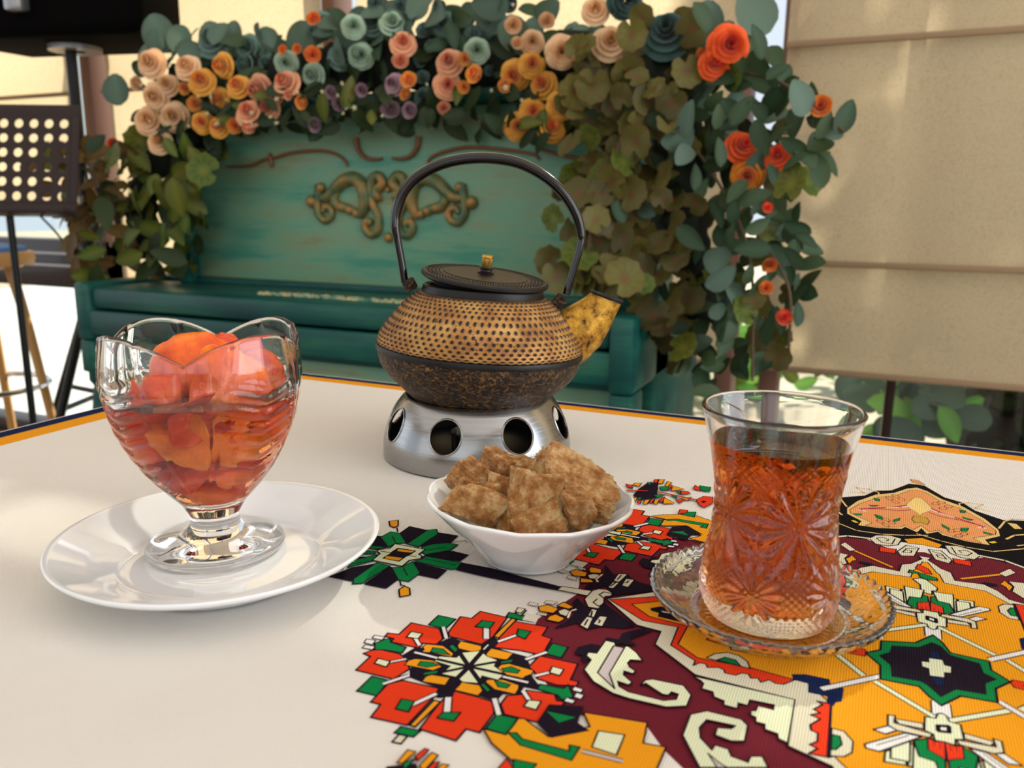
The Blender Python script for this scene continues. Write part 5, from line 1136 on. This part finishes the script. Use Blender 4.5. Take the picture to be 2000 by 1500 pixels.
# ------------------------------------------------------------------ tea glass, tea and crystal saucer
SX, SY = -.0320, .3463
NG = 288
sp = [(0, .0), (.0300, 0), (.0325, .0008), (.0380, .0030), (.0440, .0068), (.0485, .0105), (.0498, .0124), (.0502, .0138), (.0494, .0146), (.0478, .0140), (.0455, .0112), (.0410, .0078), (.0355, .0054), (.0318, .0046), (.0300, .0038), (0, .0036)]
spr = [(p.x, p.y) for p in resample([(r, z, 0) for r, z in sp], 110)]; spr[0] = (0, 0); spr[-1] = (0, .0036)
def sauc(r, z, t, j):
    top = j > 58
    if r > .0465: 
        b = abs(math.sin(30*t)); r += .0010*(b-.5); z += .0011*(b-.4)
    elif not top and r > .006:               # cut pattern pressed into the underside
        s = r*1000
        star = abs(math.sin(8*t+.9*math.sin(8*t)))
        d = .00030*math.sin(24*t+(r-.02)*420)*math.sin(24*t-(r-.02)*420) if .016 < r < .031 else .0004*(star-.5)*min(1, r/.016)
        if r >= .031: d = .0003*math.sin(40*t)*math.sin((r-.031)*900)
        z += abs(d)+d*.5
    return r, max(z, 0)
sau = lathe('tea_saucer', spr, crystal, None, n=NG, fn=sauc, loc=(SX, SY, TZ), sharp=None)
tag(sau, 'clear cut-crystal saucer with a beaded rim under the tea glass', 'saucer')
tgz = TZ+.0040
op = [(0, 0), (.0225, 0), (.0258, .0012), (.0280, .0062), (.0287, .0135), (.0280, .0210), (.0266, .0300), (.0253, .0390), (.0247, .0470), (.0250, .0550), (.0263, .0640), (.0282, .0730), (.0302, .0810), (.0320, .0885), (.0327, .0906)]
opr = [(p.x, p.y) for p in resample([(r, z, 0) for r, z in op], 150)]
ip = [(.0320, .0916), (.0309, .0910), (.0300, .0875), (.0281, .0795), (.0262, .0715), (.0243, .0630), (.0229, .0545), (.0226, .0470), (.0232, .0390), (.0244, .0300), (.0256, .0200), (.0250, .0120), (.0205, .0080), (0, .0068)]
ipr = [(p.x, p.y) for p in resample([(r, z, 0) for r, z in ip], 70)]; ipr[-1] = (0, .0068)
opr[0] = (0, 0); nop = len(opr)
def facet(r, z, t, j):
    if j >= nop or r < .020: return r, z
    env = min(1, max(0, (.074-z)/.008))*min(1, max(0, (z-.001)/.004))
    if env <= 0: return r, z
    d = 0
    P_ = 2*math.pi/5; best = 9
    for z0, ph, sr in ((.0480, .18, .0180), (.0185, .18+P_/2, .0115)):          # star-bursts in two staggered rows
        u = ((t-ph+P_/2) % P_)-P_/2; sx, sz = u*.026, z-z0; q = math.hypot(sx, sz*.85)
        if q < sr:
            an = math.atan2(sz, sx); k_ = .0009*(abs(math.cos(7*an))*2-1)*min(1, q/.004)*min(1, (sr-q)/.003); d += k_; best = 0
    if best > 1:                           # small diamond points between them
        a, b = t*.026, z; d += .00042*(abs(math.sin((a+b)*1000))+abs(math.sin((a-b)*1000))-1)
    return r+d*env, z
LT = .0775
idry = [p for p in ipr if p[1] > LT+.0004]; _ir = float(np.interp(LT, [p[1] for p in ipr[::-1]], [p[0] for p in ipr[::-1]])); idry.append((_ir, LT))
tg = lathe('tea_glass', opr+idry, crystal, None, n=NG+72, fn=facet, loc=(SX, SY, tgz), sharp=None)
tag(tg, 'waisted cut-crystal tea glass full of amber tea, on the crystal saucer', 'glass')
tin = sorted([(z, r) for r, z in ipr if z <= LT+.001]); zs = [a for a, b in tin]; rs_ = [b for a, b in tin]
tp = [(0, .0068)]+[(float(np.interp(z, zs, rs_)), z) for z in np.linspace(.0072, LT, 64)]+[(.015, LT), (0, LT)]
tag(lathe('black_tea', tp, tea_m, None, n=NG+72, loc=(SX, SY, tgz), sharp=60, mi=[1]*((NG+72)*(len(tp)-3))+[0]*((NG+72)*2)), 'amber black tea inside the waisted crystal glass', 'tea')
